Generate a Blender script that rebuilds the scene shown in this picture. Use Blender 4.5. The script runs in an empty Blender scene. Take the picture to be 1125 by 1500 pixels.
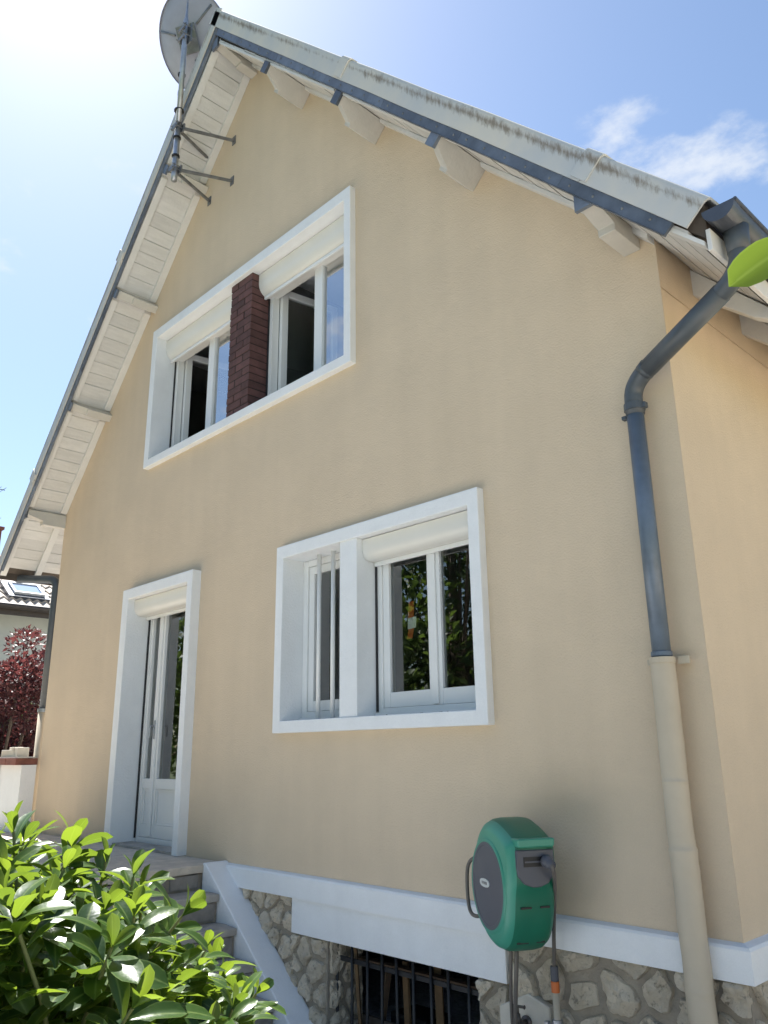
import bpy, bmesh, math, random
from mathutils import Vector, Matrix, noise
R = math.radians
scn = bpy.context.scene
col = scn.collection
random.seed(7)

# ------------------------------------------------------------------ camera, world, sun, exposure
CAM = Vector((1.68, -3.7, 1.65))
YAW, PITCH, ROLL = R(46.046), R(16.568), R(-0.77)
fw = Vector((-math.sin(YAW)*math.cos(PITCH), math.cos(YAW)*math.cos(PITCH), math.sin(PITCH)))
rt0 = Vector((math.cos(YAW), math.sin(YAW), 0)); up0 = rt0.cross(fw)
rt = rt0*math.cos(ROLL) + up0*math.sin(ROLL)
up = up0*math.cos(ROLL) - rt0*math.sin(ROLL)
cd = bpy.data.cameras.new('camera'); cam = bpy.data.objects.new('camera', cd); col.objects.link(cam)
cam.matrix_world = Matrix(((rt.x, up.x, -fw.x, CAM.x), (rt.y, up.y, -fw.y, CAM.y), (rt.z, up.z, -fw.z, CAM.z), (0, 0, 0, 1)))
cd.sensor_fit = 'VERTICAL'; cd.sensor_height = 24; cd.lens = 1173.5/1500*24
cd.clip_start = 0.05; cd.clip_end = 2000
scn.camera = cam

SUN_D = Vector((-0.968, 0.25, 0)).normalized()
SUN_EL = R(56)
SUN_AZ = math.atan2(SUN_D.x, SUN_D.y)
w = bpy.data.worlds.new('World'); scn.world = w; w.use_nodes = True
nt = w.node_tree; nt.nodes.clear()
N = nt.nodes.new; L = nt.links.new
out = N('ShaderNodeOutputWorld'); bg = N('ShaderNodeBackground'); sky = N('ShaderNodeTexSky')
sky.sky_type = 'NISHITA'; sky.sun_disc = False; sky.sun_elevation = SUN_EL; sky.sun_rotation = SUN_AZ
sky.air_density = 1.25; sky.dust_density = 0.7; sky.ozone_density = 3.0; sky.altitude = 100
tc = N('ShaderNodeTexCoord'); sep = N('ShaderNodeSeparateXYZ'); L(tc.outputs['Generated'], sep.inputs[0])
# clouds: noise on the sky plane, a broken bank low in the sky
zc = N('ShaderNodeMath'); zc.operation = 'MAXIMUM'; L(sep.outputs['Z'], zc.inputs[0]); zc.inputs[1].default_value = 0.0
za = N('ShaderNodeMath'); za.operation = 'ADD'; L(zc.outputs[0], za.inputs[0]); za.inputs[1].default_value = 0.12
dv = N('ShaderNodeVectorMath'); dv.operation = 'DIVIDE'; L(tc.outputs['Generated'], dv.inputs[0])
cb = N('ShaderNodeCombineXYZ'); L(za.outputs[0], cb.inputs[0]); L(za.outputs[0], cb.inputs[1]); cb.inputs[2].default_value = 1.0
L(cb.outputs[0], dv.inputs[1])
mp = N('ShaderNodeMapping'); L(dv.outputs[0], mp.inputs[0]); mp.inputs['Location'].default_value = (14.158, 19.592, -16.459)
n1 = N('ShaderNodeTexNoise'); n1.inputs['Scale'].default_value = 3.6; n1.inputs['Detail'].default_value = 9; n1.inputs['Roughness'].default_value = 0.56
L(mp.outputs[0], n1.inputs['Vector'])
el = N('ShaderNodeMapRange'); L(sep.outputs['Z'], el.inputs['Value'])   # fewer clouds towards the zenith
el.inputs['From Min'].default_value = 0.62; el.inputs['From Max'].default_value = 0.76
el.inputs['To Min'].default_value = 0.0; el.inputs['To Max'].default_value = 0.22
sb = N('ShaderNodeMath'); sb.operation = 'SUBTRACT'; L(n1.outputs['Fac'], sb.inputs[0]); L(el.outputs[0], sb.inputs[1])
cr = N('ShaderNodeMapRange'); cr.interpolation_type = 'SMOOTHSTEP'; L(sb.outputs[0], cr.inputs['Value'])
cr.inputs['From Min'].default_value = 0.55; cr.inputs['From Max'].default_value = 0.69; cr.inputs['To Max'].default_value = 0.75
mix = N('ShaderNodeMix'); mix.data_type = 'RGBA'
L(cr.outputs[0], mix.inputs['Factor']); L(sky.outputs[0], mix.inputs['A']); mix.inputs['B'].default_value = (5.6, 5.8, 6.0, 1)
L(mix.outputs['Result'], bg.inputs['Color']); bg.inputs['Strength'].default_value = 0.052
L(bg.outputs[0], out.inputs['Surface'])
sd = bpy.data.lights.new('sun', 'SUN'); sd.energy = 4.8; sd.angle = R(0.53); sd.color = (1.0, 0.98, 0.945)
so = bpy.data.objects.new('sun', sd); col.objects.link(so)
sv = Vector((SUN_D.x*math.cos(SUN_EL), SUN_D.y*math.cos(SUN_EL), math.sin(SUN_EL)))
so.rotation_euler = sv.to_track_quat('Z', 'Y').to_euler(); so.location = sv*40
scn.view_settings.view_transform = 'Standard'; scn.view_settings.look = 'None'
scn.view_settings.gamma = 1; scn.view_settings.use_curve_mapping = False
scn.view_settings.exposure = 1.72

# ------------------------------------------------------------------ materials
def mat(name, c, rough=0.7, var=0.12, scale=6.0, bump=0.0, bscale=60.0, metal=0.0, c2=None, spec=0.5, stretch=None, thr=None, coat=0.0, big=0.0, orand=0.0, streak=0.0):
    m = bpy.data.materials.new(name); m.use_nodes = True
    t = m.node_tree; p = t.nodes['Principled BSDF']
    p.inputs['Roughness'].default_value = rough; p.inputs['Metallic'].default_value = metal
    p.inputs['Specular IOR Level'].default_value = spec; p.inputs['Coat Weight'].default_value = coat
    g = t.nodes.new('ShaderNodeNewGeometry')
    mp = t.nodes.new('ShaderNodeMapping'); t.links.new(g.outputs['Position'], mp.inputs[0])
    if stretch: mp.inputs['Scale'].default_value = stretch
    n = t.nodes.new('ShaderNodeTexNoise'); n.inputs['Scale'].default_value = scale; n.inputs['Detail'].default_value = 6; n.inputs['Roughness'].default_value = 0.6
    t.links.new(mp.outputs[0], n.inputs['Vector'])
    r = t.nodes.new('ShaderNodeValToRGB')
    a = c; b = c2 or c
    r.color_ramp.elements[0].color = (a[0]*(1-var), a[1]*(1-var), a[2]*(1-var), 1)
    r.color_ramp.elements[1].color = (b[0]*(1+var), b[1]*(1+var), b[2]*(1+var), 1)
    lo, hi = thr or (0.3, 0.7)
    r.color_ramp.elements[0].position = lo; r.color_ramp.elements[1].position = hi
    t.links.new(n.outputs['Fac'], r.inputs[0]); t.links.new(r.outputs[0], p.inputs['Base Color'])
    if orand:
        oi = t.nodes.new('ShaderNodeObjectInfo'); mr_ = t.nodes.new('ShaderNodeMapRange'); t.links.new(oi.outputs['Random'], mr_.inputs['Value'])
        mr_.inputs['To Min'].default_value = 1-orand; mr_.inputs['To Max'].default_value = 1+orand
        vs = t.nodes.new('ShaderNodeVectorMath'); vs.operation = 'SCALE'; t.links.new(r.outputs[0], vs.inputs[0]); t.links.new(mr_.outputs[0], vs.inputs['Scale']); t.links.new(vs.outputs[0], p.inputs['Base Color'])
    if streak:     # faint vertical weathering
        ms = t.nodes.new('ShaderNodeMapping'); ms.inputs['Scale'].default_value = (5, 5, 0.5); t.links.new(g.outputs['Position'], ms.inputs[0])
        ns = t.nodes.new('ShaderNodeTexNoise'); ns.inputs['Scale'].default_value = 1.0; ns.inputs['Detail'].default_value = 5; t.links.new(ms.outputs[0], ns.inputs['Vector'])
        nf = t.nodes.new('ShaderNodeTexNoise'); nf.inputs['Scale'].default_value = 160; nf.inputs['Detail'].default_value = 2; t.links.new(g.outputs['Position'], nf.inputs['Vector'])
        av = t.nodes.new('ShaderNodeMath'); av.operation = 'ADD'; t.links.new(ns.outputs['Fac'], av.inputs[0]); t.links.new(nf.outputs['Fac'], av.inputs[1])
        ma = t.nodes.new('ShaderNodeMapRange'); t.links.new(av.outputs[0], ma.inputs['Value']); ma.inputs['From Min'].default_value = 0.6; ma.inputs['From Max'].default_value = 1.4
        ma.inputs['To Min'].default_value = 1-streak; ma.inputs['To Max'].default_value = 1+streak
        vq = t.nodes.new('ShaderNodeVectorMath'); vq.operation = 'SCALE'; t.links.new(p.inputs['Base Color'].links[0].from_socket, vq.inputs[0]); t.links.new(ma.outputs[0], vq.inputs['Scale']); t.links.new(vq.outputs[0], p.inputs['Base Color'])
    if bump:
        nb = t.nodes.new('ShaderNodeTexNoise'); nb.inputs['Scale'].default_value = bscale; nb.inputs['Detail'].default_value = 5
        t.links.new(g.outputs['Position'], nb.inputs['Vector'])
        bp = t.nodes.new('ShaderNodeBump'); bp.inputs['Strength'].default_value = bump; bp.inputs['Distance'].default_value = 0.01
        t.links.new(nb.outputs['Fac'], bp.inputs['Height'])
        if big:
            nc = t.nodes.new('ShaderNodeTexNoise'); nc.inputs['Scale'].default_value = 2.2; nc.inputs['Detail'].default_value = 3
            t.links.new(g.outputs['Position'], nc.inputs['Vector'])
            b2 = t.nodes.new('ShaderNodeBump'); b2.inputs['Strength'].default_value = big
            nd = t.nodes.new('ShaderNodeTexNoise'); nd.inputs['Scale'].default_value = 10; nd.inputs['Detail'].default_value = 9; nd.inputs['Roughness'].default_value = 0.72; nd.inputs['Distortion'].default_value = 0.8
            t.links.new(g.outputs['Position'], nd.inputs['Vector']); b3 = t.nodes.new('ShaderNodeBump'); b3.inputs['Strength'].default_value = big*0.8; b3.inputs['Distance'].default_value = 0.02; t.links.new(nd.outputs['Fac'], b3.inputs['Height']); t.links.new(b3.outputs[0], b2.inputs['Normal']); b2.inputs['Distance'].default_value = 0.052
            t.links.new(nc.outputs['Fac'], b2.inputs['Height']); t.links.new(b2.outputs[0], bp.inputs['Normal'])
        t.links.new(bp.outputs[0], p.inputs['Normal'])
    return m

M = {}
M['render'] = mat('painted_render', (0.635, 0.511, 0.366), 0.85, 0.045, 1.6, 0.45, 90, big=0.2, streak=0.05)
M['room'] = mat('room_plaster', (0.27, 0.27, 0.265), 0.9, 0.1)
M['white'] = mat('white_paint', (0.79, 0.80, 0.80), 0.6, 0.03, 6, 0.3, 60, big=0.06, streak=0.035)
M['pvc'] = mat('white_pvc', (0.78, 0.78, 0.76), 0.32, 0.015, 4)
M['shutter'] = mat('shutter_box_enamel', (0.70, 0.685, 0.635), 0.34, 0.02, 4)
M['wood'] = mat('painted_soffit_board', (0.60, 0.59, 0.565), 0.6, 0.07, 5, 0.3, 30, stretch=(6, 1, 6), orand=0.07)
M['purlin'] = mat('shade_toned_purlin', (0.53, 0.505, 0.45), 0.65, 0.06, 7, 0.25, 40)  # darker than the beams: shade on the purlin faces put into the colour
M['beam'] = mat('painted_beam', (0.66, 0.65, 0.62), 0.6, 0.05, 7, 0.2, 40)
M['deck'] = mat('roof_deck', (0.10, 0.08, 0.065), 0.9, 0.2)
M['zinc'] = mat('zinc_flashing', (0.125, 0.145, 0.175), 0.45, 0.30, 7, 0.18, 22, metal=0.3, orand=0.35)
M['gutter'] = mat('gutter_zinc', (0.085, 0.095, 0.115), 0.38, 0.22, 6, 0.08, 20, metal=0.4)
M['pipeb'] = mat('blue_grey_pipe', (0.125, 0.16, 0.205), 0.36, 0.16, 9, 0.06, 20, metal=0.15)
M['pipeg'] = mat('dark_grey_pipe', (0.068, 0.080, 0.092), 0.42, 0.15, 7, 0.05, 20)
M['sleeve'] = mat('cream_pipe_sleeve', (0.50, 0.43, 0.325), 0.55, 0.06, 4, 0.1, 30)
M['galv'] = mat('galvanised_steel', (0.42, 0.43, 0.45), 0.36, 0.18, 14, metal=0.75)
M['galvd'] = mat('weathered_bracket_steel', (0.20, 0.205, 0.21), 0.5, 0.25, 14, metal=0.6)
M['dish'] = mat('grey_dish_enamel', (0.32, 0.325, 0.38), 0.5, 0.13, 3.5, 0.05, 12)
M['brick'] = mat('dark_red_brick', (0.105, 0.048, 0.043), 0.8, 0.28, 9, 0.4, 70, orand=0.22)
M['joint'] = mat('dark_mortar', (0.030, 0.022, 0.021), 0.95, 0.15)
M['mortar'] = mat('grey_mortar', (0.30, 0.262, 0.208), 0.95, 0.22, 8, 0.8, 55)
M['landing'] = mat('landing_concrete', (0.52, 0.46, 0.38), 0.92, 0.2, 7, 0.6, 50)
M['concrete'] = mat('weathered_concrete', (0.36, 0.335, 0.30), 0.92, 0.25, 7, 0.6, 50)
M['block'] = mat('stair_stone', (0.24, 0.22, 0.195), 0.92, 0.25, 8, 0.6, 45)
M['iron'] = mat('black_iron', (0.02, 0.021, 0.024), 0.5, 0.2, 10)
M['green'] = mat('green_plastic', (0.009, 0.14, 0.078), 0.4, 0.06, 5)
M['greenl'] = mat('light_green_plastic', (0.045, 0.27, 0.185), 0.38, 0.05, 5)
M['greyp'] = mat('grey_plastic', (0.085, 0.088, 0.105), 0.48, 0.06, 5)
M['blackp'] = mat('black_plastic', (0.012, 0.012, 0.014), 0.5, 0.1, 5)
M['hose'] = mat('hose_rubber', (0.12, 0.105, 0.09), 0.5, 0.1, 20)
M['labelw'] = mat('pale_label', (0.55, 0.57, 0.55), 0.45, 0.03)
M['orange'] = mat('orange_plastic', (0.60, 0.15, 0.035), 0.45, 0.08)
M['paper'] = mat('white_paper', (0.75, 0.75, 0.7), 0.7, 0.05, 60)
M['brass'] = mat('tarnished_brass', (0.10, 0.085, 0.075), 0.4, 0.2, 20, metal=0.6)
M['plate'] = mat('cream_plate', (0.60, 0.55, 0.46), 0.7, 0.06, 10, 0.2, 50)
M['timber'] = mat('bare_timber', (0.19, 0.115, 0.055), 0.8, 0.25, 10, 0.3, 40)
M['timberd'] = mat('dark_timber', (0.10, 0.065, 0.04), 0.85, 0.25, 10)
M['carton'] = mat('pale_carton', (0.55, 0.42, 0.27), 0.8, 0.06)
M['plasticw'] = mat('white_plastic', (0.65, 0.66, 0.68), 0.5, 0.05)
M['gravel'] = mat('gravel_ground', (0.46, 0.475, 0.50), 0.95, 0.25, 30, 0.8, 60)
M['bounce'] = mat('warm_bounce_ground', (0.56, 0.455, 0.32), 0.95, 0.2, 30, 0.7, 60)  # warm colour for the ground sheets added to reflect light onto the walls
M['lawn'] = mat('lawn_ground', (0.075, 0.10, 0.035), 0.95, 0.3, 3, 0.8, 60)
M['nwall'] = mat('neighbour_render', (0.60, 0.60, 0.53), 0.9, 0.08, 2)
M['ntile'] = mat('pale_roof_tile', (0.46, 0.40, 0.335), 0.8, 0.14, 5)
M['brown'] = mat('brown_fascia', (0.07, 0.055, 0.045), 0.6, 0.15)
M['coping'] = mat('coping_brick', (0.20, 0.075, 0.055), 0.8, 0.25, 9, 0.3, 60)
M['bark'] = mat('bark', (0.12, 0.09, 0.065), 0.9, 0.3, 14, 0.5, 40)
M['twig'] = mat('green_twig', (0.16, 0.17, 0.06), 0.7, 0.2, 20)

def stone_mat():
    m = mat('limestone', (0.55, 0.465, 0.34), 0.92, 0.0, 7, c2=(0.74, 0.655, 0.52))
    t = m.node_tree; p = t.nodes['Principled BSDF']; g = t.nodes.new('ShaderNodeNewGeometry')
    v = t.nodes.new('ShaderNodeTexNoise'); v.inputs['Scale'].default_value = 26; v.inputs['Detail'].default_value = 8; v.inputs['Roughness'].default_value = 0.72
    t.links.new(g.outputs['Position'], v.inputs['Vector'])
    b = t.nodes.new('ShaderNodeBump'); b.inputs['Strength'].default_value = 0.95; b.inputs['Distance'].default_value = 0.03
    t.links.new(v.outputs['Fac'], b.inputs['Height']); t.links.new(b.outputs[0], p.inputs['Normal'])
    # per-stone tone and pits
    oi = t.nodes.new('ShaderNodeObjectInfo'); hs = t.nodes.new('ShaderNodeMapRange'); t.links.new(oi.outputs['Random'], hs.inputs['Value'])
    hs.inputs['To Min'].default_value = 0.88; hs.inputs['To Max'].default_value = 1.12
    pit = t.nodes.new('ShaderNodeMapRange'); t.links.new(v.outputs['Fac'], pit.inputs['Value'])
    pit.inputs['From Min'].default_value = 0.36; pit.inputs['From Max'].default_value = 0.46; pit.inputs['To Min'].default_value = 0.5
    mu = t.nodes.new('ShaderNodeMath'); mu.operation = 'MULTIPLY'; t.links.new(hs.outputs[0], mu.inputs[0]); t.links.new(pit.outputs[0], mu.inputs[1])
    mx = t.nodes.new('ShaderNodeVectorMath'); mx.operation = 'SCALE'
    src = p.inputs['Base Color'].links[0].from_socket
    t.links.new(src, mx.inputs[0]); t.links.new(mu.outputs[0], mx.inputs['Scale']); t.links.new(mx.outputs[0], p.inputs['Base Color'])
    return m
M['stone'] = stone_mat()

def verge_mat():
    # pale cement verge with lichen and black streaks hanging from the top edge
    m = mat('cement_verge', (0.51, 0.525, 0.53), 0.8, 0.05, 2.6, c2=(0.60, 0.555, 0.475))
    t = m.node_tree; p = t.nodes['Principled BSDF']; g = t.nodes.new('ShaderNodeNewGeometry')
    uv = t.nodes.new('ShaderNodeUVMap'); sp = t.nodes.new('ShaderNodeSeparateXYZ'); t.links.new(uv.outputs[0], sp.inputs[0])
    n = t.nodes.new('ShaderNodeTexNoise'); n.inputs['Scale'].default_value = 1.6; n.inputs['Detail'].default_value = 6; n.inputs['Roughness'].default_value = 0.75
    mp = t.nodes.new('ShaderNodeMapping'); mp.inputs['Scale'].default_value = (30, 30, 7); t.links.new(g.outputs['Position'], mp.inputs[0])
    n.inputs['Scale'].default_value = 1.0; t.links.new(mp.outputs[0], n.inputs['Vector'])
    n2 = t.nodes.new('ShaderNodeTexNoise'); n2.inputs['Scale'].default_value = 1.1; n2.inputs['Detail'].default_value = 3; t.links.new(g.outputs['Position'], n2.inputs['Vector'])
    # band centre around v=.78, width modulated
    d = t.nodes.new('ShaderNodeMath'); d.operation = 'SUBTRACT'; t.links.new(sp.outputs['Y'], d.inputs[0]); d.inputs[1].default_value = 0.66
    ab = t.nodes.new('ShaderNodeMath'); ab.operation = 'ABSOLUTE'; t.links.new(d.outputs[0], ab.inputs[0])
    fr = t.nodes.new('ShaderNodeMapRange'); t.links.new(ab.outputs[0], fr.inputs['Value']); fr.inputs['From Min'].default_value = 0.0; fr.inputs['From Max'].default_value = 0.34; fr.inputs['To Min'].default_value = 0.20; fr.inputs['To Max'].default_value = -0.16
    s = t.nodes.new('ShaderNodeMath'); s.operation = 'ADD'; t.links.new(n.outputs['Fac'], s.inputs[0]); t.links.new(fr.outputs[0], s.inputs[1])
    pat = t.nodes.new('ShaderNodeMapRange'); t.links.new(n2.outputs['Fac'], pat.inputs['Value']); pat.inputs['From Min'].default_value = 0.42; pat.inputs['From Max'].default_value = 0.62; pat.inputs['To Min'].default_value = -0.14; pat.inputs['To Max'].default_value = 0.03
    s2 = t.nodes.new('ShaderNodeMath'); s2.operation = 'ADD'; t.links.new(s.outputs[0], s2.inputs[0]); t.links.new(pat.outputs[0], s2.inputs[1])
    k = t.nodes.new('ShaderNodeMapRange'); t.links.new(s2.outputs[0], k.inputs['Value']); k.inputs['From Min'].default_value = 0.53; k.inputs['From Max'].default_value = 0.76; k.inputs['To Max'].default_value = 0.8
    src = p.inputs['Base Color'].links[0].from_socket
    mx = t.nodes.new('ShaderNodeMix'); mx.data_type = 'RGBA'; t.links.new(k.outputs[0], mx.inputs['Factor']); t.links.new(src, mx.inputs['A']); mx.inputs['B'].default_value = (0.17, 0.125, 0.08, 1)
    t.links.new(mx.outputs['Result'], p.inputs['Base Color'])
    return m
M['verge'] = verge_mat()

def glass_mat(name, refl, tint=(0.75, 0.8, 0.78)):
    m = bpy.data.materials.new(name); m.use_nodes = True; t = m.node_tree; t.nodes.clear()
    o = t.nodes.new('ShaderNodeOutputMaterial'); mx = t.nodes.new('ShaderNodeMixShader'); tr = t.nodes.new('ShaderNodeBsdfTransparent'); gl = t.nodes.new('ShaderNodeBsdfGlossy')
    gl.inputs['Roughness'].default_value = 0.0; gl.inputs['Color'].default_value = (1, 1, 1, 1); tr.inputs['Color'].default_value = (*tint, 1)
    g = t.nodes.new('ShaderNodeNewGeometry'); n = t.nodes.new('ShaderNodeTexNoise'); n.inputs['Scale'].default_value = 1.7; t.links.new(g.outputs['Position'], n.inputs['Vector'])
    b = t.nodes.new('ShaderNodeBump'); b.inputs['Strength'].default_value = 0.012; b.inputs['Distance'].default_value = 0.02; t.links.new(n.outputs['Fac'], b.inputs['Height']); t.links.new(b.outputs[0], gl.inputs['Normal'])
    lw = t.nodes.new('ShaderNodeFresnel'); lw.inputs['IOR'].default_value = 1.5
    ad = t.nodes.new('ShaderNodeMath'); ad.operation = 'ADD'; ad.use_clamp = True; t.links.new(lw.outputs[0], ad.inputs[0]); ad.inputs[1].default_value = refl
    t.links.new(ad.outputs[0], mx.inputs[0]); t.links.new(tr.outputs[0], mx.inputs[1]); t.links.new(gl.outputs[0], mx.inputs[2]); t.links.new(mx.outputs[0], o.inputs['Surface'])
    return m
M['glass'] = glass_mat('window_glass', 0.13)
M['glassu'] = glass_mat('coated_window_glass', 0.42)

def leaf_mat(name, c1, c2, tcol, tw=0.5, rough=0.3, vein=False):
    m = bpy.data.materials.new(name); m.use_nodes = True; t = m.node_tree; p = t.nodes['Principled BSDF']; o = t.nodes['Material Output']
    p.inputs['Roughness'].default_value = rough; p.inputs['Specular IOR Level'].default_value = 0.36
    oi = t.nodes.new('ShaderNodeObjectInfo'); g = t.nodes.new('ShaderNodeNewGeometry')
    ad = t.nodes.new('ShaderNodeMath'); ad.operation = 'ADD'; t.links.new(oi.outputs['Random'], ad.inputs[0]); t.links.new(g.outputs['Random Per Island'], ad.inputs[1])
    fr = t.nodes.new('ShaderNodeMath'); fr.operation = 'FRACT'; t.links.new(ad.outputs[0], fr.inputs[0])
    r = t.nodes.new('ShaderNodeValToRGB'); r.color_ramp.elements[0].color = (*c1, 1); r.color_ramp.elements[1].color = (*c2, 1); t.links.new(fr.outputs[0], r.inputs[0])
    t.links.new(r.outputs[0], p.inputs['Base Color'])
    tr = t.nodes.new('ShaderNodeBsdfTranslucent')
    r2 = t.nodes.new('ShaderNodeMix'); r2.data_type = 'RGBA'; t.links.new(fr.outputs[0], r2.inputs['Factor'])
    r2.inputs['A'].default_value = (tcol[0]*0.55, tcol[1]*0.6, tcol[2]*0.7, 1); r2.inputs['B'].default_value = (*tcol, 1)
    t.links.new(r2.outputs['Result'], tr.inputs['Color'])
    if vein:     # pale midrib and leaf edge
        uv = t.nodes.new('ShaderNodeUVMap'); sx = t.nodes.new('ShaderNodeSeparateXYZ'); t.links.new(uv.outputs[0], sx.inputs[0])
        d = t.nodes.new('ShaderNodeMath'); d.operation = 'SUBTRACT'; t.links.new(sx.outputs['X'], d.inputs[0]); d.inputs[1].default_value = 0.5
        ab = t.nodes.new('ShaderNodeMath'); ab.operation = 'ABSOLUTE'; t.links.new(d.outputs[0], ab.inputs[0])
        rp = t.nodes.new('ShaderNodeValToRGB'); e = rp.color_ramp.elements; e[0].position = 0.0; e[0].color = (0.75, 0.75, 0.75, 1); e[1].position = 0.07; e[1].color = (0, 0, 0, 1)
        e2 = rp.color_ramp.elements.new(0.44); e2.color = (0, 0, 0, 1); e3 = rp.color_ramp.elements.new(0.5); e3.color = (0.6, 0.6, 0.6, 1)
        t.links.new(ab.outputs[0], rp.inputs[0]); vm = t.nodes.new('ShaderNodeMix'); vm.data_type = 'RGBA'; t.links.new(rp.outputs[0], vm.inputs['Factor']); t.links.new(r.outputs[0], vm.inputs['A']); vm.inputs['B'].default_value = (0.20, 0.27, 0.08, 1); t.links.new(vm.outputs['Result'], p.inputs['Base Color'])
        nn = t.nodes.new('ShaderNodeTexNoise'); nn.inputs['Scale'].default_value = 55; t.links.new(g.outputs['Position'], nn.inputs['Vector']); bb = t.nodes.new('ShaderNodeBump'); bb.inputs['Strength'].default_value = 0.25; bb.inputs['Distance'].default_value = 0.004; t.links.new(nn.outputs['Fac'], bb.inputs['Height']); t.links.new(bb.outputs[0], p.inputs['Normal'])
    mx = t.nodes.new('ShaderNodeMixShader'); mx.inputs[0].default_value = tw
    t.links.new(p.outputs[0], mx.inputs[1]); t.links.new(tr.outputs[0], mx.inputs[2]); t.links.new(mx.outputs[0], o.inputs['Surface'])
    return m
M['leaf'] = leaf_mat('glossy_leaf', (0.022, 0.060, 0.016), (0.055, 0.11, 0.018), (0.26, 0.36, 0.03), 0.42, 0.31, True)
M['leafr'] = leaf_mat('red_leaf', (0.05, 0.018, 0.020), (0.125, 0.05, 0.044), (0.20, 0.055, 0.05), 0.35, 0.5)
M['leafg'] = leaf_mat('grey_green_leaf', (0.07, 0.10, 0.05), (0.13, 0.16, 0.09), (0.25, 0.3, 0.1), 0.35, 0.5)
M['leaft'] = leaf_mat('tree_leaf', (0.03, 0.06, 0.015), (0.07, 0.11, 0.03), (0.18, 0.28, 0.04), 0.35, 0.5)

# ------------------------------------------------------------------ mesh helpers
def mesh_obj(name, bm, m, parent=None, smooth=False):
    me = bpy.data.meshes.new(name)
    if len(bm.faces) > 1: bmesh.ops.recalc_face_normals(bm, faces=bm.faces[:])      # a single pane keeps its own facing
    if smooth:
        for f in bm.faces: f.smooth = True
    bm.to_mesh(me); bm.free(); me.materials.append(M[m] if isinstance(m, str) else m)
    o = bpy.data.objects.new(name, me); col.objects.link(o)
    if parent: o.parent = parent
    return o
def sharp(o, ang=35):
    me = o.data
    for p in me.polygons: p.use_smooth = True
    try: me.set_sharp_from_angle(angle=R(ang))
    except Exception: pass
    return o
def tag(o, label=None, cat=None, group=None, kind=None):
    if label: o['label'] = label
    if cat: o['category'] = cat
    if group: o['group'] = group
    if kind: o['kind'] = kind
    return o
def empty(name, loc=(0, 0, 0), parent=None):
    o = bpy.data.objects.new(name, None); col.objects.link(o); o.location = loc; o.empty_display_size = 0.1
    if parent: o.parent = parent
    return o
def B(): return bmesh.new()
def box(bm, x0, x1, y0, y1, z0, z1, bev=0.0, mtx=None):
    b = bmesh.new()
    vs = [b.verts.new(v) for v in ((x0, y0, z0), (x1, y0, z0), (x1, y1, z0), (x0, y1, z0), (x0, y0, z1), (x1, y0, z1), (x1, y1, z1), (x0, y1, z1))]
    for f in ((3, 2, 1, 0), (4, 5, 6, 7), (0, 1, 5, 4), (1, 2, 6, 5), (2, 3, 7, 6), (3, 0, 4, 7)): b.faces.new([vs[i] for i in f])
    if bev: bmesh.ops.bevel(b, geom=b.edges[:], offset=bev, segments=2, affect='EDGES', profile=0.6)
    join(bm, b, mtx)
def join(bm, b, mtx=None):
    vm = {}
    for v in b.verts: vm[v] = bm.verts.new(mtx @ v.co if mtx else v.co)
    for f in b.faces: bm.faces.new([vm[v] for v in f.verts])
    b.free()
def prism(bm, pts, axis, a0, a1, bev=0.0, mtx=None):
    """extrude a 2-D outline along axis: 'y' -> pts are (x,z); 'x' -> (y,z); 'z' -> (x,y)"""
    b = bmesh.new()
    def P(p, a): return {'y': (p[0], a, p[1]), 'x': (a, p[0], p[1]), 'z': (p[0], p[1], a)}[axis]
    v0 = [b.verts.new(P(p, a0)) for p in pts]; v1 = [b.verts.new(P(p, a1)) for p in pts]
    n = len(pts); b.faces.new(v0[::-1]); b.faces.new(v1)
    for i in range(n): b.faces.new((v0[i], v0[(i+1) % n], v1[(i+1) % n], v1[i]))
    if bev: bmesh.ops.bevel(b, geom=b.edges[:], offset=bev, segments=1, affect='EDGES')
    bmesh.ops.recalc_face_normals(b, faces=b.faces[:])
    join(bm, b, mtx)
def tube(bm, path, r, seg=14, caps=True, closed=False):
    path = [Vector(p) for p in path]; n = len(path)
    rs = r if isinstance(r, (list, tuple)) else [r]*n
    rings = []; u = None
    for i, p in enumerate(path):
        t = (path[min(i+1, n-1)] - path[max(i-1, 0)]).normalized()
        if u is None:
            u = t.orthogonal().normalized()
        u = (u - t*u.dot(t)).normalized(); v = t.cross(u)
        rings.append([bm.verts.new(p + (u*math.cos(2*math.pi*k/seg) + v*math.sin(2*math.pi*k/seg))*rs[i]) for k in range(seg)])
    for a, b in zip(rings, rings[1:]):
        for k in range(seg): bm.faces.new((a[k], a[(k+1) % seg], b[(k+1) % seg], b[k]))
    if caps: bm.faces.new(rings[0][::-1]); bm.faces.new(rings[-1])
def bez(p0, p1, p2, p3, n=10):
    p0, p1, p2, p3 = map(Vector, (p0, p1, p2, p3))
    return [p0*(1-t)**3 + p1*3*t*(1-t)**2 + p2*3*t*t*(1-t) + p3*t**3 for t in [i/n for i in range(n+1)]]
def rounded(path, rad, n=6):
    path = [Vector(p) for p in path]; o = [path[0]]
    for a, b, c in zip(path, path[1:], path[2:]):
        d1 = (a-b).normalized(); d2 = (c-b).normalized()
        s, e = b + d1*min(rad, (a-b).length*0.48), b + d2*min(rad, (c-b).length*0.48)
        for i in range(n+1):
            t = i/n; o.append(s*(1-t)**2 + b*2*t*(1-t) + e*t*t)
    o.append(path[-1]); return o
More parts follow.
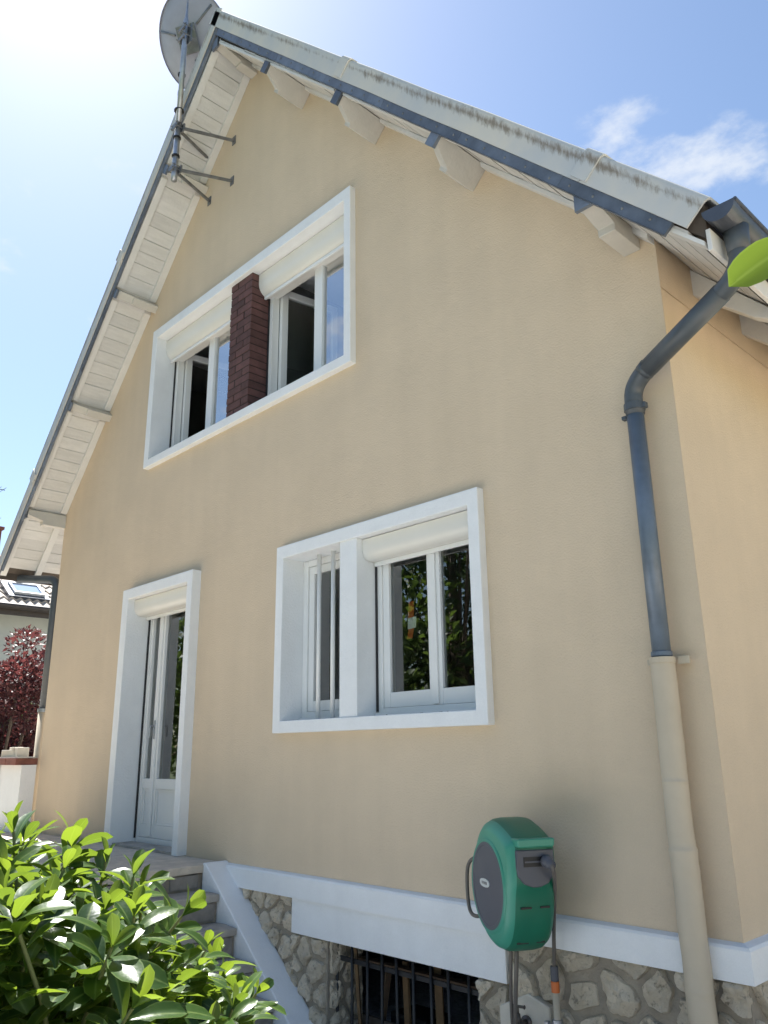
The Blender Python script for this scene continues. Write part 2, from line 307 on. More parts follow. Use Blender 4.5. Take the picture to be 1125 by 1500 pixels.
def frame_rect(bm, x0, x1, z0, z1, wl, wr, wb, wt, y0, y1, bev=0.004):
    """four butted bars of a rectangular frame standing in the x-z plane"""
    box(bm, x0, x0+wl, y0, y1, z0, z1, bev); box(bm, x1-wr, x1, y0, y1, z0, z1, bev)
    box(bm, x0+wl, x1-wr, y0+0.0015, y1-0.0015, z0, z0+wb, bev); box(bm, x0+wl, x1-wr, y0+0.0015, y1-0.0015, z1-wt, z1, bev)

# ------------------------------------------------------------------ ground
GZ = -0.08
b = B()
for (x, y) in ((-700, -700), (700, -700), (700, 700), (-700, 700)): b.verts.new((x, y, GZ))
b.faces.new(b.verts[:]); tag(mesh_obj('lawn', b, 'lawn'), kind='structure')
b = B()  # unseen yard, made pale, cool and wide to bounce light onto the gable
pts = [(-16, -12.6), (-8, -13.4), (0, -13.0), (9, -13.2), (15, -9), (15, 12), (-10.5, 12), (-16, 12)]
for (x, y) in pts: b.verts.new((x, y, GZ+0.004))
b.faces.new(b.verts[:]); tag(mesh_obj('gravel_yard', b, 'gravel'), kind='structure')

b = B()  # unseen warm sheet, added to bounce sunlight onto the side wall
for (x, y) in ((0.9, -3.0), (14.5, -8.0), (14.5, 12), (0.9, 12)): b.verts.new((x, y, GZ+0.008))
b.faces.new(b.verts[:]); tag(mesh_obj('warm_bounce_right', b, 'bounce'), kind='structure')
b = B()  # second added sheet, throws warm light at the lower left wall
for (x, y) in ((-13, -1.62), (-13, -6.5), (-4.2, -6.5), (-4.2, -1.62)): b.verts.new((x, y, GZ+0.008))
b.faces.new(b.verts[:]); tag(mesh_obj('warm_bounce_left', b, 'bounce'), kind='structure')
# ------------------------------------------------------------------ the house
house = empty('house', (-3.9, 0, GZ))
tag(house, 'beige rendered house with steep gable, white window surrounds and rubble stone base', 'house')
def hp(name, b, m, parent=None, smooth=False):
    o = mesh_obj(name, b, m, None, smooth)
    p = parent or house; o.parent = p
    o.matrix_parent_inverse = Matrix.Translation(-p.location) if p.type == 'EMPTY' else Matrix()
    return o
XL, XR, RX = -7.745, 0.0, -4.0
DEPTH = 9.0
def SOF(x): return 8.50 - 1.08*(RX-x) if x < RX else 8.49 - 1.045*(x-RX)
def TOP(x): return 8.86 - 1.115*(RX-x) if x < RX else 8.88 - 1.075*(x-RX)
XE_R, XE_L = 0.46, -8.40          # eave ends

# gable wall: a sheet cut round the openings, clipped under the roof
HOLES = [(-5.80, -4.56, 0.80, 3.18), (-5.66, -2.48, 4.52, 6.02), (-3.28, -1.32, 1.82, 3.14)]
def wall_sheet(holes, zmin, zmax, x0, x1, top):
    bm = B(); cache = {}
    xs = sorted({x0, x1, RX} | {h[i] for h in holes for i in (0, 1)} | {x0 + (x1-x0)*i/16 for i in range(17)}); zs = sorted({zmin, zmax} | {h[i] for h in holes for i in (2, 3)})
    def V(x, z):
        k = (round(x, 5), round(z, 5))
        if k not in cache: cache[k] = bm.verts.new((x, 0, z))
        return cache[k]
    for xa, xb in zip(xs, xs[1:]):
        for za, zb in zip(zs, zs[1:]):
            cx, cz = (xa+xb)/2, (za+zb)/2
            if any(h[0] < cx < h[1] and h[2] < cz < h[3] for h in holes): continue
            ta, tb = top(xa), top(xb)
            if za >= max(ta, tb): continue
            p = [(xa, za), (xb, za)] if za < min(ta, tb) else ([(xa, za)] if ta > za else [(xb, za)])
            if za < min(ta, tb):
                if zb <= min(ta, tb): p += [(xb, zb), (xa, zb)]
                else:
                    # clip the top by the sloping roof line
                    def cut(): return xa + (xb-xa)*(zb-ta)/(tb-ta)
                    if tb >= zb: p += [(xb, zb)]
                    else: p += [(xb, tb)]
                    if (ta-zb)*(tb-zb) < 0: p += [(cut(), zb)]
                    if ta >= zb: p += [(xa, zb)]
                    else: p += [(xa, ta)]
            else:
                def cz_(): return xa + (xb-xa)*(za-ta)/(tb-ta)
                if ta > za: p = [(xa, za), (cz_(), za), (xa, min(ta, zb))]
                else: p = [(xb, za), (xb, min(tb, zb)), (cz_(), za)]
            try: bm.faces.new([V(*q) for q in p])
            except ValueError: pass
    return bm
gable_top = lambda x: SOF(x) + 0.06
bm = wall_sheet(HOLES, 0.80, 9.2, XL, XR, gable_top)
hp('gable_wall', bm, 'render')
# side walls, back wall, inside surfaces
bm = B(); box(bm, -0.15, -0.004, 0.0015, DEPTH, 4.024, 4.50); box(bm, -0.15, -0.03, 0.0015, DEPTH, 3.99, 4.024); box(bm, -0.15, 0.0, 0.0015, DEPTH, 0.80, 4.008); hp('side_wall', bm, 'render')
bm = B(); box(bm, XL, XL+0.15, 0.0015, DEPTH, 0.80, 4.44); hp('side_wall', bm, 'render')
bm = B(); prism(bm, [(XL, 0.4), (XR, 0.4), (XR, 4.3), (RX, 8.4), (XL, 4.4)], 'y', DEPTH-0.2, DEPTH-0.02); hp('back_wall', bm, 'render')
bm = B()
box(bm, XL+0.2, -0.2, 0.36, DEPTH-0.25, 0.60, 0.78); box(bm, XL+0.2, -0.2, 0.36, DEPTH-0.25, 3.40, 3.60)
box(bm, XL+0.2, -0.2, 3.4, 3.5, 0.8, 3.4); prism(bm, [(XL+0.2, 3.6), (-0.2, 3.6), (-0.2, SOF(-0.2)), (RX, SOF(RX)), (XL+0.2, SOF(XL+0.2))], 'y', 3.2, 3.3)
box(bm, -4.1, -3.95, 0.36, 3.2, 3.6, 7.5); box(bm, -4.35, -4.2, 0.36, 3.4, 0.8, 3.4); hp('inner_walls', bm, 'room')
bm = B(); box(bm, -6.15, -4.105, 0.36, 3.19, 6.10, 6.20); box(bm, -3.945, -1.85, 0.36, 3.19, 6.10, 6.20); hp('ceiling', bm, 'white')
# roof deck (thick sheets above the boards)
def slope_box(bm, fn_lo, fn_hi, xa, xb, y0, y1):
    prism(bm, [(xa, fn_lo(xa)), (xb, fn_lo(xb)), (xb, fn_hi(xb)), (xa, fn_hi(xa))], 'y', y0, y1)
bm = B()
slope_box(bm, lambda x: SOF(x)+0.022, lambda x: TOP(x)-0.03, RX+0.001, XE_R-0.01, -0.44, DEPTH+0.4)
slope_box(bm, lambda x: SOF(x)+0.022, lambda x: TOP(x)-0.03, XE_L+0.01, RX-0.001, -0.44, DEPTH+0.4)
roof = hp('roof', bm, 'deck')
# soffit boards, one by one, with open joints
def soffit_boards(side):
    step = 0.0975
    x = RX + side*0.06
    k = 0
    while True:
        xa, xb = x, x + side*step*random.uniform(0.88, 1.12)
        if (side > 0 and xb > XE_R-0.02) or (side < 0 and xb < XE_L+0.03): break
        g = 0.0035 if random.random() < 0.6 else 0.0015
        xa2, xb2 = xa + side*g, xb - side*g
        if side < 0: xa2, xb2 = xb2, xa2
        dz = random.uniform(-0.004, 0.004)
        yend = DEPTH if (x > -0.02 or x < XL+0.02) else 0.05
        bm = B(); prism(bm, [(xa2, SOF(xa2)+dz), (xb2, SOF(xb2)+dz), (xb2, SOF(xb2)+0.02+dz), (xa2, SOF(xa2)+0.02+dz)], 'y', -0.462, yend)
        hp('soffit_board', bm, 'wood', roof)
        x = xb; k += 1
soffit_boards(1); soffit_boards(-1)
# battens along both edges of the soffit
PUR = [-7.765, -6.80, -5.86, -4.91, -4.0, -3.10, -2.12, -1.15, -0.135]
def off(fn, d): return lambda x: fn(x) + d
for xa, xb in zip([XE_L+0.02] + [p+0.052 for p in PUR], [p-0.052 for p in PUR] + [XE_R-0.02]):
    if xa < RX < xb: continue
    bm = B(); slope_box(bm, off(SOF, -0.030), off(SOF, -0.0035), xa, xb, -0.464, -0.395); hp('soffit_batten', bm, 'beam', roof)
    xb2 = min(xb, -0.003); xa2 = max(xa, XL+0.003) if xb > XL else xa
    bm = B(); slope_box(bm, off(SOF, -0.042), off(SOF, -0.0035), xa2, xb2, -0.075, -0.002); hp('soffit_batten', bm, 'beam', roof)
# fascia at the eaves and rafter tails under the right-hand eave
bm = B(); box(bm, XE_R-0.012, XE_R+0.010, -0.455, DEPTH, SOF(XE_R)-0.035, SOF(XE_R)+0.075, 0.003); hp('fascia_board', bm, 'beam', roof)
bm = B(); box(bm, XE_L-0.012, XE_L+0.012, -0.46, DEPTH, SOF(XE_L)-0.05, SOF(XE_L)+0.17, 0.003); hp('fascia_board', bm, 'brown', roof)
yy = 0.42
while yy < 8.6:
    bm = B(); prism(bm, [(-0.018, SOF(0)-0.16), (0.30, SOF(0.30)-0.13), (XE_R-0.014, SOF(XE_R)-0.045), (XE_R-0.014, SOF(XE_R)-0.005), (-0.018, SOF(-0.018)-0.005)], 'y', yy, yy+0.075, 0.004)
    hp('rafter_tail', bm, 'beam', roof); yy += 0.66
yy = 0.5
while yy < 8.6:
    bm = B(); prism(bm, [(XL-0.002, SOF(XL)-0.13), (XL-0.3, SOF(XL-0.3)-0.10), (XE_L+0.014, SOF(XE_L)-0.045), (XE_L+0.014, SOF(XE_L)-0.005), (XL-0.002, SOF(XL)-0.005)], 'y', yy, yy+0.075, 0.004)
    hp('rafter_tail', bm, 'beam', roof); yy += 0.66
# purlin ends with notched, bevelled undersides and a zinc cap
for px in PUR:
    eave = px in (PUR[0], PUR[-1]); ridge = abs(px-RX) < 0.01
    sx = 1 if px > RX else -1
    sl0 = 1.045 if sx > 0 else 1.08
    if eave or ridge:
        d = 0.165 if sx > 0 else 0.16
        zb = SOF(px) - d; zt = SOF(px) + 0.015
        prof = [(-0.0, zb), (-0.265, zb), (-0.265, zb+0.045), (-0.452, zt-0.085), (-0.452, zt-0.02), (0.0, zt-0.02)]
        if ridge: prof = [(-0.0, zb+0.02), (-0.20, zb+0.02), (-0.20, zb+0.05), (-0.452, zt-0.075), (-0.452, zt-0.02), (0, zt-0.02)]
        bm = B(); prism(bm, prof, 'x', px-0.05, px+0.05, 0.003); pu = hp('purlin', bm, 'purlin')
        bm = B(); box(bm, px-0.056, px+0.042, -0.478, -0.454, zt-0.125, zt-0.01, 0.002); hp('purlin_cap', bm, 'zinc', pu)
    else:
        # set square to the roof slope; local x runs down the slope, local z along its normal
        a = math.atan(sl0)*sx; xt = px + (0.055 if sx > 0 else -0.035)*1.0
        mt = Matrix.Translation((xt, 0, SOF(xt))) @ Matrix.Rotation(a, 4, 'Y')
        d = 0.185 if sx > 0 else 0.13
        prof = [(0.0, -d), (-0.285, -d), (-0.285, -d+0.026), (-0.452, -0.075), (-0.452, -0.005), (0.0, -0.005)]
        x0, x1 = (-0.085, 0.0) if sx > 0 else (0.0, 0.085)
        bm = B(); prism(bm, prof, 'x', x0, x1, 0.003, mt); pu = hp('purlin', bm, 'purlin')
        bm = B(); box(bm, x0-0.006, x1+0.006, -0.478, -0.4535, -0.105, -0.006, 0.002, mt); hp('purlin_cap', bm, 'zinc', pu)
# cement verge: angle pieces, joint straps
def perp(side):
    s = -1.115 if side < 0 else -1.075
    a = math.atan(s) ; return Vector((math.sin(-a)*side, 0, math.cos(a)))   # unit normal to the slope in x-z, pointing up
def verge_piece(side, xa, xb, vh=0.163, y0=-0.5, th=0.010, wing=0.26, lift=0.0, name='verge_tile', endcap=False):
    n = perp(side); bm = B(); uvl = bm.loops.layers.uv.new('UVMap')
    K = 24; prof = [(y0+0.0, -vh, 0.0), (y0, -0.03, 0.8), (y0+0.008, -0.010, 0.93), (y0+0.024, 0.0, 1.0), (y0+wing, 0.012, 1.0)]
    prof += [(y0+wing, 0.0, 1.0), (y0+0.028, -th, 1.0), (y0+th+0.006, -0.022, 1.0), (y0+th, -0.035, 0.8), (y0+th, -vh, 0.0)]
    rows = []
    for i in range(K+1):
        x = xa + (xb-xa)*i/K
        o = Vector((x, 0, TOP(x))) + n*lift
        wob = 0.0035*noise.noise(Vector((x*2.1, side*3.0, 0)))
        rows.append([bm.verts.new(o + n*(h + wob) + Vector((0, y, 0))) for (y, h, v) in prof])
    m_ = len(prof)
    for i in range(K):
        for j in range(m_):
            f = bm.faces.new((rows[i][j], rows[i+1][j], rows[i+1][(j+1) % m_], rows[i][(j+1) % m_]))
            for l, v in zip(f.loops, (prof[j][2], prof[j][2], prof[(j+1) % m_][2], prof[(j+1) % m_][2])): l[uvl].uv = (0.5, v)
    bm.faces.new(rows[0][::-1]); bm.faces.new(rows[-1])
    return sharp(hp(name, bm, 'verge', roof), 40)
jr = [RX+0.010, -1.974, -0.02, 0.505]; jl = [RX+0.006, -5.78, -7.62, -8.46]
for a, b_ in zip(jr, jr[1:]): verge_piece(1, a+0.002, b_-0.002)
for a, b_ in zip(jl, jl[1:]): verge_piece(-1, a-0.002, b_+0.002)
for x in jr[1:3]: verge_piece(1, x-0.05, x+0.035, lift=0.011, y0=-0.511, name='verge_strap')
for x in jl[1:3]: verge_piece(-1, x+0.05, x-0.035, lift=0.011, y0=-0.511, name='verge_strap')
# zinc flashing below the verge, nailed sheets
def flashing(side, xa, xb):
    n = perp(side); bm = B()
    t = Vector((xb-xa, 0, TOP(xb)-TOP(xa))).normalized()
    o = Vector((xa, 0, TOP(xa))); ln = (Vector((xb, 0, TOP(xb))) - o).length
    a, c = -0.150, -0.230
    def q(s, h, y): return o + t*s + n*h + Vector((0, y, 0))
    # front sheet with a drip fold at the bottom
    prof = [(-0.487, a), (-0.487, c+0.006), (-0.493, c), (-0.470, c-0.002), (-0.470, a)]
    r0 = [bm.verts.new(q(0.002, h, y)) for y, h in prof]; r1 = [bm.verts.new(q(ln+0.012, h, y-0.0012)) for y, h in prof]
    for j in range(len(prof)): bm.faces.new((r0[j], r1[j], r1[(j+1) % len(prof)], r0[(j+1) % len(prof)]))
    bm.faces.new(r0[::-1]); bm.faces.new(r1)
    f = hp('flashing_sheet', bm, 'zinc', roof)
    bm = B(); s = 0.09
    while s < ln:
        c_ = q(s, -0.195 + random.uniform(-0.006, 0.006), -0.4885)
        bb = bmesh.new(); bmesh.ops.create_uvsphere(bb, u_segments=8, v_segments=5, radius=0.0085)
        join(bm, bb, Matrix.Translation(c_) @ Matrix.Diagonal((1, 0.55, 1, 1))); s += random.uniform(0.19, 0.235)
    tag(hp('nail_heads', bm, 'galvd', roof, True), kind='stuff')
def flash_run(side, xs):
    for a, b_ in zip(xs, xs[1:]): flashing(side, a, b_)
flash_run(1, [RX+0.10, -3.42, -2.78, -2.12, -1.48, -0.80, -0.12, 0.43])
flash_run(-1, [RX-0.06, -4.7, -5.35, -6.0, -6.65, -7.3, -7.95, -8.42])

# ---- white surrounds
def surround(x0, x1, z0, z1, ix0, ix1, iz0, iz1, yf, yb):
    """one piece frame: outer rectangle round an opening (open below when iz0 <= z0)"""
    b = bmesh.new(); op = iz0 <= z0
    if op: O = [(x0, z0), (x0, z1), (x1, z1), (x1, z0)]; I = [(ix0, z0), (ix0, iz1), (ix1, iz1), (ix1, z0)]
    else: O = [(x0, z0), (x0, z1), (x1, z1), (x1, z0)]; I = [(ix0, iz0), (ix0, iz1), (ix1, iz1), (ix1, iz0)]
    of, ob, if_, ib = [[b.verts.new((p[0], y, p[1])) for p in L_] for L_, y in ((O, yf), (O, yb), (I, yf), (I, yb))]
    for k in range(3 if op else 4):
        m_ = (k+1) % 4
        b.faces.new((of[k], of[m_], if_[m_], if_[k])); b.faces.new((ob[k], ob[m_], ib[m_], ib[k])); b.faces.new((of[k], of[m_], ob[m_], ob[k])); b.faces.new((if_[k], if_[m_], ib[m_], ib[k]))
    if op: b.faces.new((of[0], if_[0], ib[0], ob[0])); b.faces.new((of[3], if_[3], ib[3], ob[3]))
    bmesh.ops.recalc_face_normals(b, faces=b.faces[:])
    ed = [e for e in b.edges if len(e.link_faces) == 2 and e.calc_face_angle() > 0.3]
    bmesh.ops.bevel(b, geom=ed, offset=0.007, segments=2, affect='EDGES', profile=0.6)
    bm = B(); join(bm, b); return bm
win_lo = hp('window_surround', surround(-3.318, -1.276, 1.78, 3.19, -3.232, -1.362, 1.866, 3.09, -0.06, 0.30), 'white')
bm = B(); box(bm, -2.576, -2.396, -0.045, 0.30, 1.862, 3.094, 0.006); hp('mullion', bm, 'white', win_lo)
win_up = hp('window_surround', surround(-5.695, -2.445, 4.483, 6.07, -5.60, -2.523, 4.565, 5.965, -0.06, 0.32), 'white')
win_dr = hp('door_surround', surround(-5.853, -4.53, 0.851, 3.22, -5.735, -4.615, 0.851, 3.118, -0.09, 0.30), 'white')
# ---- roller shutter boxes: rounded front
def shutter_box(x0, x1, ztop, zbot, yf, parent):
    h = ztop - zbot; pr = [(0.24, ztop), (yf, ztop)]
    pr += [(yf, ztop - h*0.42)]
    for i in range(1, 8):
        a = i/8*math.pi/2; pr.append((yf + h*0.46*(1-math.cos(a)), ztop - h*0.42 - h*0.58*math.sin(a)))
    pr += [(yf + h*0.50, zbot), (0.24, zbot)]
    bm = B(); prism(bm, pr, 'x', x0+0.003, x1-0.003); o = sharp(hp('shutter_box', bm, 'shutter', parent), 30)
    bm = B(); box(bm, x0+0.012, x1-0.012, 0.115, 0.135, zbot-0.032, zbot-0.001, 0.004); hp('shutter_slat', bm, 'pvc', parent)
    return o
def pane(x0, x1, z0, z1, y, parent, m='glass'):
    bm = B(); box(bm, x0, x1, y-0.010, y+0.010, z0, z1); return hp('pane', bm, m, parent)
def pane_sheet(x0, x1, z0, z1, y, parent, m='glass'):
    bm = B(); vs = [bm.verts.new(v) for v in ((x0, y, z0), (x1, y, z0), (x1, y, z1), (x0, y, z1))]; bm.faces.new(vs); return hp('pane', bm, m, parent)
# lower window pair
FY = 0.145
bm = B(); frame_rect(bm, -2.394, -1.364, 1.872, 3.05, 0.050, 0.050, 0.050, 0.05, FY, FY+0.075)
box(bm, -2.394, -1.364, FY-0.03, FY, 1.868, 1.892, 0.003)
wb = hp('window', bm, 'pvc')
wb['label'] = 'wide two-sash window with an orange and white paper taped behind its left pane'
for (a, c, l_, r_) in ((-2.342, -1.862, 0.06, 0.055), (-1.858, -1.416, 0.055, 0.06)):
    bm = B(); frame_rect(bm, a, c, 1.924, 3.0, l_, r_, 0.10, 0.06, FY+0.012, FY+0.066); sa = hp('sash', bm, 'pvc', wb)
    pane_sheet(a+l_-0.004, c-r_+0.004, 2.020, 2.944, FY+0.034, wb)
bm = B(); box(bm, -1.888, -1.832, FY-0.004, FY+0.011, 1.93, 3.0, 0.004); hp('sash_cover', bm, 'pvc', wb)
bm = B(); box(bm, -2.3935, -2.382, FY-0.016, FY-0.002, 1.90, 2.93, 0.002); hp('shutter_rail', bm, 'blackp', wb)
bm = B(); box(bm, -1.405, -1.378, FY-0.016, FY-0.002, 1.90, 2.93, 0.002); hp('shutter_rail', bm, 'pvc', wb)
shutter_box(-2.396, -1.362, 3.083, 2.935, 0.008, wb)
# sticker behind the left pane
bm = B(); prism(bm, [(-2.135, 2.50), (-2.078, 2.505), (-2.072, 2.625), (-2.122, 2.62)], 'y', 0.19, 0.192); st = hp('sticker', bm, 'orange', wb)
bm = B(); prism(bm, [(-2.145, 2.372), (-2.095, 2.372), (-2.078, 2.44), (-2.130, 2.44)], 'y', 0.19, 0.192); hp('sticker', bm, 'orange', wb)
bm = B(); prism(bm, [(-2.135, 2.435), (-2.055, 2.440), (-2.050, 2.515), (-2.130, 2.51)], 'y', 0.186, 0.188); hp('sticker', bm, 'paper', wb)
bm = B()
for i in range(7):
    x, y = -1.95 + random.uniform(-0.25, 0.5), random.uniform(-0.02, 0.09); box(bm, x, x+random.uniform(0.006, 0.018), y, y+0.008, 1.8665, 1.8715)
tag(hp('sill_debris', bm, 'bark', win_lo), kind='stuff')
# small barred window
bm = B(); frame_rect(bm, -3.230, -2.578, 1.872, 3.088, 0.055, 0.055, 0.06, 0.05, FY, FY+0.075); box(bm, -3.230, -2.578, FY-0.03, FY, 1.868, 1.888, 0.003)
ws = hp('window', bm, 'pvc')
ws['label'] = 'narrow window behind two white security bars'
bm = B(); frame_rect(bm, -3.172, -2.636, 1.934, 3.036, 0.062, 0.062, 0.075, 0.06, FY+0.012, FY+0.066); hp('sash', bm, 'pvc', ws)
pane_sheet(-3.112, -2.696, 2.004, 2.982, FY+0.034, ws)
for x in (-2.962, -2.80, -2.66):
    bm = B(); tube(bm, [(x, 0.085, 1.862), (x, 0.085, 3.092)], 0.017, 12); hp('security_bar', bm, 'pvc', ws, True)
# upper pair
UY = 0.185
def upper_window(x0, x1, xs, label):
    bm = B(); frame_rect(bm, x0+0.002, x1-0.002, 4.572, 5.95, 0.055, 0.055, 0.06, 0.05, UY, UY+0.075); wu = hp('window', bm, 'pvc'); wu['label'] = label
    # open sash swung in, hinged on the left
    hx = x0 + 0.075
    bm = B(); frame_rect(bm, 0, xs-hx+0.02, 4.63, 5.86, 0.065, 0.055, 0.075, 0.065, -0.027, 0.027)
    mt = Matrix.Translation((hx, UY+0.08, 0)) @ Matrix.Rotation(R(82), 4, 'Z')
    for v in bm.verts: v.co = mt @ v.co
    hp('open_sash', bm, 'pvc', wu)
    bm = B(); a, c = 0.06, xs-hx-0.03
    vs = [bm.verts.new(mt @ Vector(v)) for v in ((a, 0, 4.70), (c, 0, 4.70), (c, 0, 5.80), (a, 0, 5.80))]; bm.faces.new(vs); hp('pane', bm, 'glass', wu)
    # closed sash
    bm = B(); frame_rect(bm, xs, x1-0.06, 4.63, 5.90, 0.105, 0.06, 0.08, 0.06, UY+0.006, UY+0.066); hp('sash', bm, 'pvc', wu)
    pane_sheet(xs+0.10, x1-0.116, 4.70, 5.845, UY+0.034, wu, 'glassu')
    bm = B(); box(bm, x0+0.004, x0+0.016, UY-0.016, UY-0.002, 4.60, 5.75, 0.002); hp('shutter_rail', bm, 'blackp', wu)
    shutter_box(x0, x1, 5.957, 5.752, 0.055, wu)
upper_window(-5.60, -4.215, -4.93, 'upper window left of the brick pier, one sash swung in')
upper_window(-3.87, -2.523, -3.20, 'upper window right of the brick pier, one sash swung in')
# brick pier
bm = B(); box(bm, -4.209, -3.876, -0.012, 0.196, 4.563, 5.968); pier = hp('brick_pier', bm, 'joint')
def shared(name, me, loc, parent, rz=0):
    o = bpy.data.objects.new(name, me); col.objects.link(o); o.parent = parent
    o.matrix_parent_inverse = Matrix.Translation(-parent.location) if parent.type == 'EMPTY' else Matrix()
    o.location = loc; o.rotation_euler = (0, 0, rz); return o
def brick_mesh(lx, ly, lz, m):
    b = B(); box(b, -lx/2, lx/2, -ly/2, ly/2, -lz/2, lz/2, 0.003); me = bpy.data.meshes.new('brick'); bmesh.ops.recalc_face_normals(b, faces=b.faces[:]); b.to_mesh(me); b.free(); me.materials.append(M[m]); return me
n_c = 19; pitch = (5.962-4.567)/n_c; bh = pitch-0.011
me_s = brick_mesh(0.223, 0.215, bh, 'brick'); me_h = brick_mesh(0.108, 0.215, bh, 'brick')
for k in range(n_c):
    z = 4.567 + pitch*(k+0.5); j = lambda: random.uniform(-0.0025, 0.0025)
    if k % 2 == 0: lay = ((me_s, -3.87-0.1115), (me_h, -4.215+0.054))
    else: lay = ((me_h, -3.87-0.054), (me_s, -4.215+0.1115))
    for me, x in lay: shared('brick', me, (x+j(), 0.0905+j(), z), pier, random.uniform(-0.008, 0.008))
# door
DY = 0.165
bm = B(); frame_rect(bm, -5.733, -4.617, 0.862, 3.10, 0.032, 0.042, 0.05, 0.05, DY, DY+0.08)
door = hp('door', bm, 'pvc')
for (a, c, ls, rs) in ((-5.700, -5.490, 0.032, 0.055), (-5.486, -4.660, 0.062, 0.085)):
    bm = B(); frame_rect(bm, a, c, 0.915, 3.04, ls, rs, 0.11, 0.08, DY+0.008, DY+0.068); box(bm, a+ls, c-rs, DY+0.0095, DY+0.0665, 1.335, 1.425, 0.004)
    lf = hp('door_leaf', bm, 'pvc', door)
    bm = B(); box(bm, a+ls-0.002, c-rs+0.002, DY+0.03, DY+0.05, 1.023, 1.337); hp('door_panel', bm, 'pvc', door)
    bm = B(); frame_rect(bm, a+ls+0.001, c-rs-0.001, 1.026, 1.334, 0.02, 0.02, 0.02, 0.02, DY+0.018, DY+0.0295, 0.003); hp('panel_moulding', bm, 'pvc', door)
    pane_sheet(a+ls-0.003, c-rs+0.003, 1.421, 2.965, DY+0.036, door)
bm = B(); box(bm, -5.515, -5.455, DY-0.006, DY+0.007, 0.93, 3.03, 0.004); hp('door_cover', bm, 'pvc', door)
bm = B(); box(bm, -5.498, -5.473, DY-0.014, DY-0.0062, 1.78, 1.95, 0.003); tube(bm, [(-5.485, DY-0.010, 1.90), (-5.485, DY-0.05, 1.90), (-5.485, DY-0.055, 1.89), (-5.485, DY-0.055, 1.80)], 0.008, 8); hp('door_handle', bm, 'galv', door)
bm = B(); box(bm, -5.733, -5.721, DY-0.018, DY-0.002, 0.90, 2.95, 0.002); hp('shutter_rail', bm, 'blackp', door)
shutter_box(-5.735, -4.615, 3.112, 2.958, -0.02, door)
bm = B(); box(bm, -5.735, -4.615, -0.06, DY-0.02, 0.851, 0.872, 0.003); hp('door_sill', bm, 'concrete', door)

# ---- plinth: white band, lintel, rubble stones
bm = B()
def band_prof(): return [(0.0, 0.700), (-0.045, 0.700), (-0.045, 0.826), (-0.036, 0.838), (0.0, 0.848)]
def band():
    b = B(); pr = band_prof()
    a = [b.verts.new((-3.92, y, z)) for y, z in pr]; c = [b.verts.new((0.0 - y, y, z)) for y, z in pr]; d = [b.verts.new((0.0 - y, DEPTH, z)) for y, z in pr]
    for i in range(len(pr)-1):
        b.faces.new((a[i], c[i], c[i+1], a[i+1])); b.faces.new((c[i], d[i], d[i+1], c[i+1]))
    b.faces.new(a[::-1]); return b
hp('plinth_band', band(), 'white')
bm = B(); box(bm, -3.085, -1.262, -0.028, 0.10, 0.482, 0.699, 0.005); hp('window_lintel', bm, 'white')
def plinth_core():
    b = B()
    for (x0, x1, z0, z1) in ((XL, -2.735, -0.4, 0.80), (-1.475, 0.0, -0.4, 0.80), (-2.735, -1.475, 0.49, 0.80)): box(b, x0, x1, 0.0, 0.30, z0, z1)
    box(b, -0.30, 0.0, 0.302, DEPTH, -0.4, 0.80); box(b, XL, XL+0.3, 0.302, DEPTH, -0.4, 0.80); return b
plinth = hp('plinth_wall', plinth_core(), 'mortar')
def clip(poly, nx, ny, c):
    o = []
    for (a, b_) in zip(poly, poly[1:]+poly[:1]):
        da, db = a[0]*nx+a[1]*ny-c, b_[0]*nx+b_[1]*ny-c
        if da <= 0: o.append(a)
        if (da < 0) != (db < 0) and da != db:
            t = da/(da-db); o.append((a[0]+(b_[0]-a[0])*t, a[1]+(b_[1]-a[1])*t))
    return o
